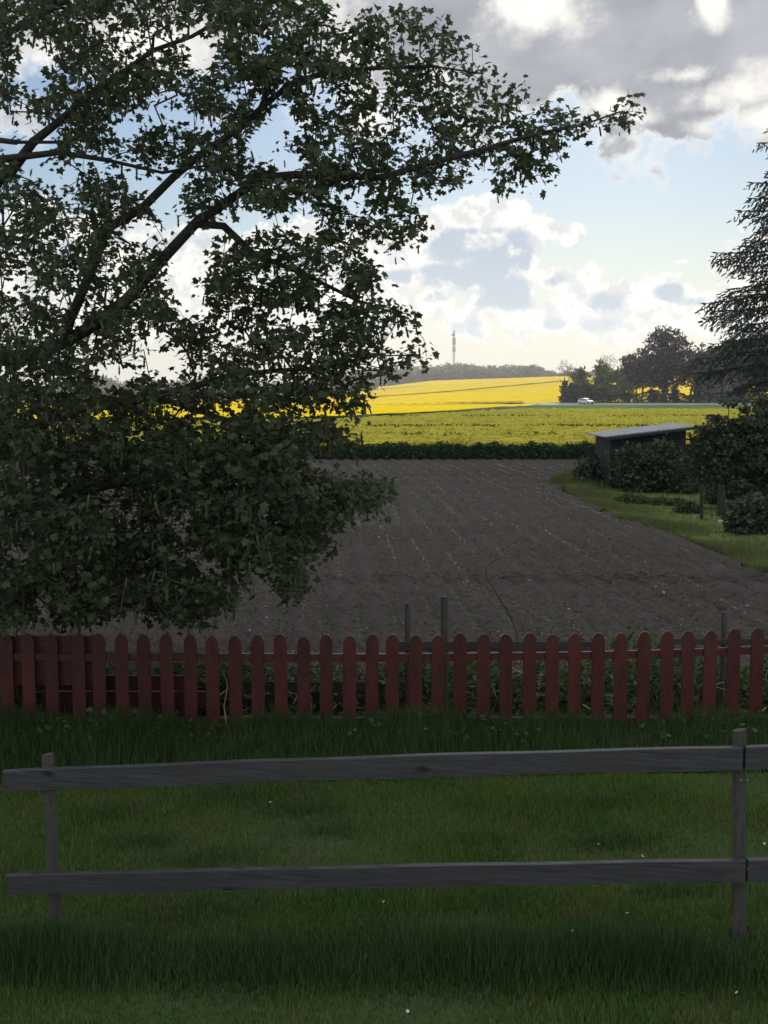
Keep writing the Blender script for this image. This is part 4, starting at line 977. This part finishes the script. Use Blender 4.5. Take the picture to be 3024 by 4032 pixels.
bt('dark_tree', 2840, 300, [(2840, 1440, 80, 70), (2800, 1480, 60, 50), (2900, 1400, 80, 80)], 'broad dark tree right of the leaning tree', M['darkleaf'], 300, 26, .5, 1.2, .4, 5)
bt('dark_tree', 3000, 296, [(3000, 1420, 110, 110), (2940, 1490, 80, 60), (3060, 1480, 100, 80)], 'tall dark tree behind the spruce at the right edge', M['darkleaf'], 360, 26, .5, 1.2, .4, 5)
hedge('roadside_hedge', [(at(2216, 299), 299), (at(2420, 298), 298), (at(2800, 297), 297), (at(3300, 296), 296)], 2.6, 2.0, .42, 34, M['hedge'], 'long dark green clipped hedge running behind the road')
# house among the trees
hx = at(2850, 306)
root = empty('farmhouse', (hx, 308, gz(hx, 308))); tag(root, 'pale walled house with a low grey-green roof among the dark trees', 'house')
mb = MB(); mb.hull(np.array([(-5, 0, 0), (6.5, 0, 0), (6.5, 6, 0), (-5, 6, 0)]), np.array([(-5, 0, 3), (6.5, 0, 3), (6.5, 6, 3), (-5, 6, 3)])); mb.build('wall', M['housewall'], root)
mb = MB(); mb.hull(np.array([(-5.6, -.5, 2.9), (-5.6, 6.5, 2.9), (-4.6, 3, 6.0)]), np.array([(7.1, -.5, 2.9), (7.1, 6.5, 2.9), (6.1, 3, 6.0)])); rf = mb.build('roof', M['houseroof'], root)
for wx in (-2.5, 1, 4.5):
    mb = MB(); mb.box((wx, -.02, 1.7), (1.1, .08, 1.2)); wf = mb.build('window', M['white'], root); mb = MB(); mb.box((wx, -.07, 1.7), (.9, .04, 1.0)); mb.build('pane', M['glass'], wf)

# ------------------------------------------------------------------ car
def car():
    X, Y0 = at(2308, 291), 291.0
    root = empty('white_car', (X, Y0, gz(X, Y0)+.16)); root.rotation_euler = (0, 0, R(-52)); tag(root, 'white hatchback car driving on the road before the dark hedge', 'car')
    # length along +x, width y
    prof = [(-2.0, .35), (-2.05, .75), (-1.95, 1.0), (-1.6, 1.38), (-1.1, 1.47), (-.2, 1.46), (.45, 1.30), (1.0, .98), (1.75, .82), (2.02, .68), (2.05, .35)]
    mb = MB()
    A = np.array([(x, -.84, z) for x, z in prof]); B_ = np.array([(x, .84, z) for x, z in prof])
    for k_, (x, z) in enumerate(prof):
        if z > 1.05: A[k_, 1] = -.66; B_[k_, 1] = .66
    mb.hull(A, B_); mb.build('body', M['white'], root, bevel=.06)
    for s in (-1, 1):
        for (a, b) in ((-1.5, -.55), (-.47, .55)):
            mb = MB(); A = np.array([(a, s*.85, 1.0), (b+(.2 if b > 0 else 0), s*.85, 1.0), (b-.05, s*.70, 1.33), (a+.12, s*.70, 1.36)])
            mb.hull(A, A+[0, -s*.05, 0]); mb.build('side_window', M['glass'], root)
        mb = MB(); mb.box((2.0, s*.62, .66), (.12, .34, .16)); mb.build('headlight', M['lamp'], root, bevel=.02)
        for wx in (-1.25, 1.28):
            mb = MB(); mb.tube([(wx, s*.70, .31), (wx, s*.88, .31)], [.31, .31], 20); wh = mb.build('wheel', M['rubber'], root)
            mb = MB(); mb.tube([(wx, s*.885, .31), (wx, s*.90, .31)], [.19, .19], 14); mb.build('rim', M['chrome'], wh)
        mb = MB(); mb.box((.62, s*.95, 1.0), (.12, .14, .12)); mb.build('mirror', M['white'], root)
    A = np.array([(.50, -.60, 1.29), (.50, .60, 1.29), (1.02, .72, 1.0), (1.02, -.72, 1.0)]); mb = MB(); mb.hull(A+[.02, 0, .02], A+[-.02, 0, -.02]); mb.build('windscreen', M['glass'], root)
    mb = MB(); mb.box((2.06, 0, .5), (.03, 1.1, .16)); mb.build('grille', M['rubber'], root)
car()

# ------------------------------------------------------------------ far wood and mast
def wood(name, specs, m, ls, label, per=150):
    Vs = []
    for (x, y, zb, w_, h_) in specs:
        n = per; d = rng.normal(size=(n, 3)); d /= np.linalg.norm(d, axis=1, keepdims=True)
        p = np.array([x, y, zb+h_*.55])+d*(rng.random((n, 1))**.3)*np.array([w_, w_, h_*.47])
        Vs.append(p)
    p = np.concatenate(Vs); n = len(p)
    V, Fc = instance(QT, QF, p, rots(n, rng.normal(size=(n, 3)), 1), ls*(.6+.8*rng.random(n)))
    mb = MB()
    for (x, y, zb, w_, h_) in specs[::2]: mb.tube([(x, y, zb-.5), (x, y, zb+h_*.6)], [.35, .15], 5)
    v2 = np.concatenate(mb.v); f4 = np.array(mb.f[4])
    VV, FF = merge([(V, Fc), (v2, f4)])
    o = link(name, raw_mesh(name, VV, FF), m); tag(o, label, 'wood', kind='stuff')
sp1 = []
for row in range(4):
    for px in np.arange(1380, 2190, 11):
        Y = 822+row*14+rng.normal()*3; x = at(px+rng.normal()*6, Y); top = float(np.interp(px, [1380, 1450, 1640, 1760, 1860, 1930, 2000, 2080, 2140, 2200], [1462, 1450, 1444, 1434, 1432, 1445, 1443, 1434, 1452, 1470]))
        zt = P(px, top+rng.normal()*5+(3-row)*5, Y).z; zb = gz(x, Y)-.5
        hgt = max(3, zt-zb); sp1.append((x, Y, zb, 3.0+2*rng.random(), hgt))
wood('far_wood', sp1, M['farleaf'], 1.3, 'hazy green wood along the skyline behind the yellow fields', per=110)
sp2 = []
for row in range(3):
    for px in np.arange(-300, 1470, 16):
        Y = 640+row*16+rng.normal()*4; x = at(px+rng.normal()*8, Y); zt = P(px, 1500+18*math.sin(px*.013)+rng.normal()*7, Y).z; zb = gz(x, Y)-.5
        sp2.append((x, Y, zb, 3.2+2*rng.random(), max(4, zt-zb)))
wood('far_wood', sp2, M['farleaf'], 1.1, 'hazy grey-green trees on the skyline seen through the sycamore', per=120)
sp3 = []
for row in range(2):
    for px in np.arange(2170, 3400, 18):
        Y = 830+row*14; x = at(px+rng.normal()*8, Y); zt = P(px, 1470+rng.normal()*5, Y).z; zb = gz(x, Y)-.5
        sp3.append((x, Y, zb, 3.0+2*rng.random(), max(3, zt-zb)))
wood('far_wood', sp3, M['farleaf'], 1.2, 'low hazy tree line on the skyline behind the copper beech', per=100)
def mast():
    Y = 1000; X = at(1786, Y); zb = 8.0; zt = P(1786, 1302, Y).z; H = zt-zb
    root = empty('radio_mast', (X, Y, zb)); tag(root, 'tall thin grey lattice mast rising above the far wood', 'mast')
    def hw(z): return .95-.35*z/H
    mb = MB(); k = 16
    for i in range(k):
        z0, z1 = H*.93*i/k, H*.93*(i+1)/k; a, b = hw(z0), hw(z1)
        c0 = [(-a, -a), (a, -a), (a, a), (-a, a)]; c1 = [(-b, -b), (b, -b), (b, b), (-b, b)]
        for j in range(4):
            j2 = (j+1) % 4
            mb.tube([(*c0[j], z0), (*c1[j], z1)], [.17, .17], 5)
            mb.tube([(*c0[j], z0), (*c1[j2], z1)], [.09, .09], 4); mb.tube([(*c0[j2], z0), (*c1[j], z1)], [.09, .09], 4); mb.tube([(*c1[j], z1), (*c1[j2], z1)], [.09, .09], 4)
    mb.build('lattice', M['steel'], root)
    mb = MB(); mb.tube([(0, 0, H*.9), (0, 0, H)], [.7, .55], 8); mb.build('top_antenna', M['steel'], root)
    for (z, hh) in ((H*.80, 6.5), (H*.66, 4.5)):
        for j in range(3):
            a = j*2.094+.5; mb = MB(); mb.box((math.cos(a)*1.25, math.sin(a)*1.25, z), (.5, .5, hh)); mb.build('panel_antenna', M['steel'], root)
    mb = MB(); mb.tube([(-1.5, -.4, H*.925), (-1.5, .4, H*.925)], [.8, .8], 12); mb.build('dish', M['steel'], root)
mast()

# ------------------------------------------------------------------ cloud added out of view to shade the near ground
def shade_cloud():
    h = 400.0; off = SUN/SUN[2]*h
    # footprint on ground: near area up to the boundary
    poly = [(-420, -260), (420, -260), (420, 215), (120, 222), (60, 205), (26, 168), (17, 164), (-4.6, 106), (-28, 93), (-80, 84), (-420, 60)]
    pts = []
    n = 70
    xs = np.linspace(-420, 420, n); V = []; ys = np.linspace(0, 1, 50)
    for t in ys:
        for x in xs:
            ytop = float(np.interp(x, [-420, -80, -28, -4.6, 17, 26, 60, 120, 420], [60, 84, 93, 106, 164, 168, 205, 232, 250]))
            y = -260+(ytop+260)*t
            V.append((x, y, 0))
    V = np.array(V); a = np.arange(50*n).reshape(50, n)
    e = np.minimum(np.minimum(V[:, 0]+420, 420-V[:, 0])/420, 1)
    tt = np.repeat(ys, n); edge = np.clip(np.minimum(np.minimum(tt, 1-tt)*4, np.clip(e*3, 0, 1)), 0, 1)
    hh = 34*np.sqrt(edge)*(1+.35*np.sin(V[:, 0]*.05+np.sin(V[:, 1]*.04)*2)+.3*np.sin(V[:, 1]*.07+V[:, 0]*.02)+.12*np.sin(V[:, 0]*.17)*np.sin(V[:, 1]*.19))
    top = V+off; top[:, 2] += hh; bot = V+off; bot[:, 2] -= 3*np.sqrt(edge)*(1+.5*np.sin(V[:, 0]*.06)*np.sin(V[:, 1]*.05))
    Fc = np.stack([a[:-1, :-1], a[:-1, 1:], a[1:, 1:], a[1:, :-1]], -1).reshape(-1, 4)
    k = len(V); VV = np.concatenate([top, bot]); F2 = Fc[:, ::-1]+k
    o = link('shade_cloud', raw_mesh('shade_cloud', VV, np.concatenate([Fc, F2]), True), M['shadecloud']); tag(o, 'unseen cloud hanging high above the garden and field', 'shade_cloud', kind='structure')
shade_cloud()

# ------------------------------------------------------------------ haze
def haze():
    m = bpy.data.materials.new('haze'); m.use_nodes = True; t = NT(m.node_tree); t.n.clear()
    o = t.new('ShaderNodeOutputMaterial'); v = t.new('ShaderNodeVolumePrincipled')
    v.inputs['Color'].default_value = (.93, .95, 1, 1); v.inputs['Density'].default_value = HAZE; v.inputs['Anisotropy'].default_value = .5
    t.l.new(v.outputs[0], o.inputs['Volume'])
    mb = MB(); mb.box((0, 640, 30), (1500, 1340, 80)); ob = mb.build('haze', m); ob['kind'] = 'stuff'; ob['label'] = 'thin pale haze lying over the distant fields'; ob['category'] = 'haze'
HAZE = .00026
haze()
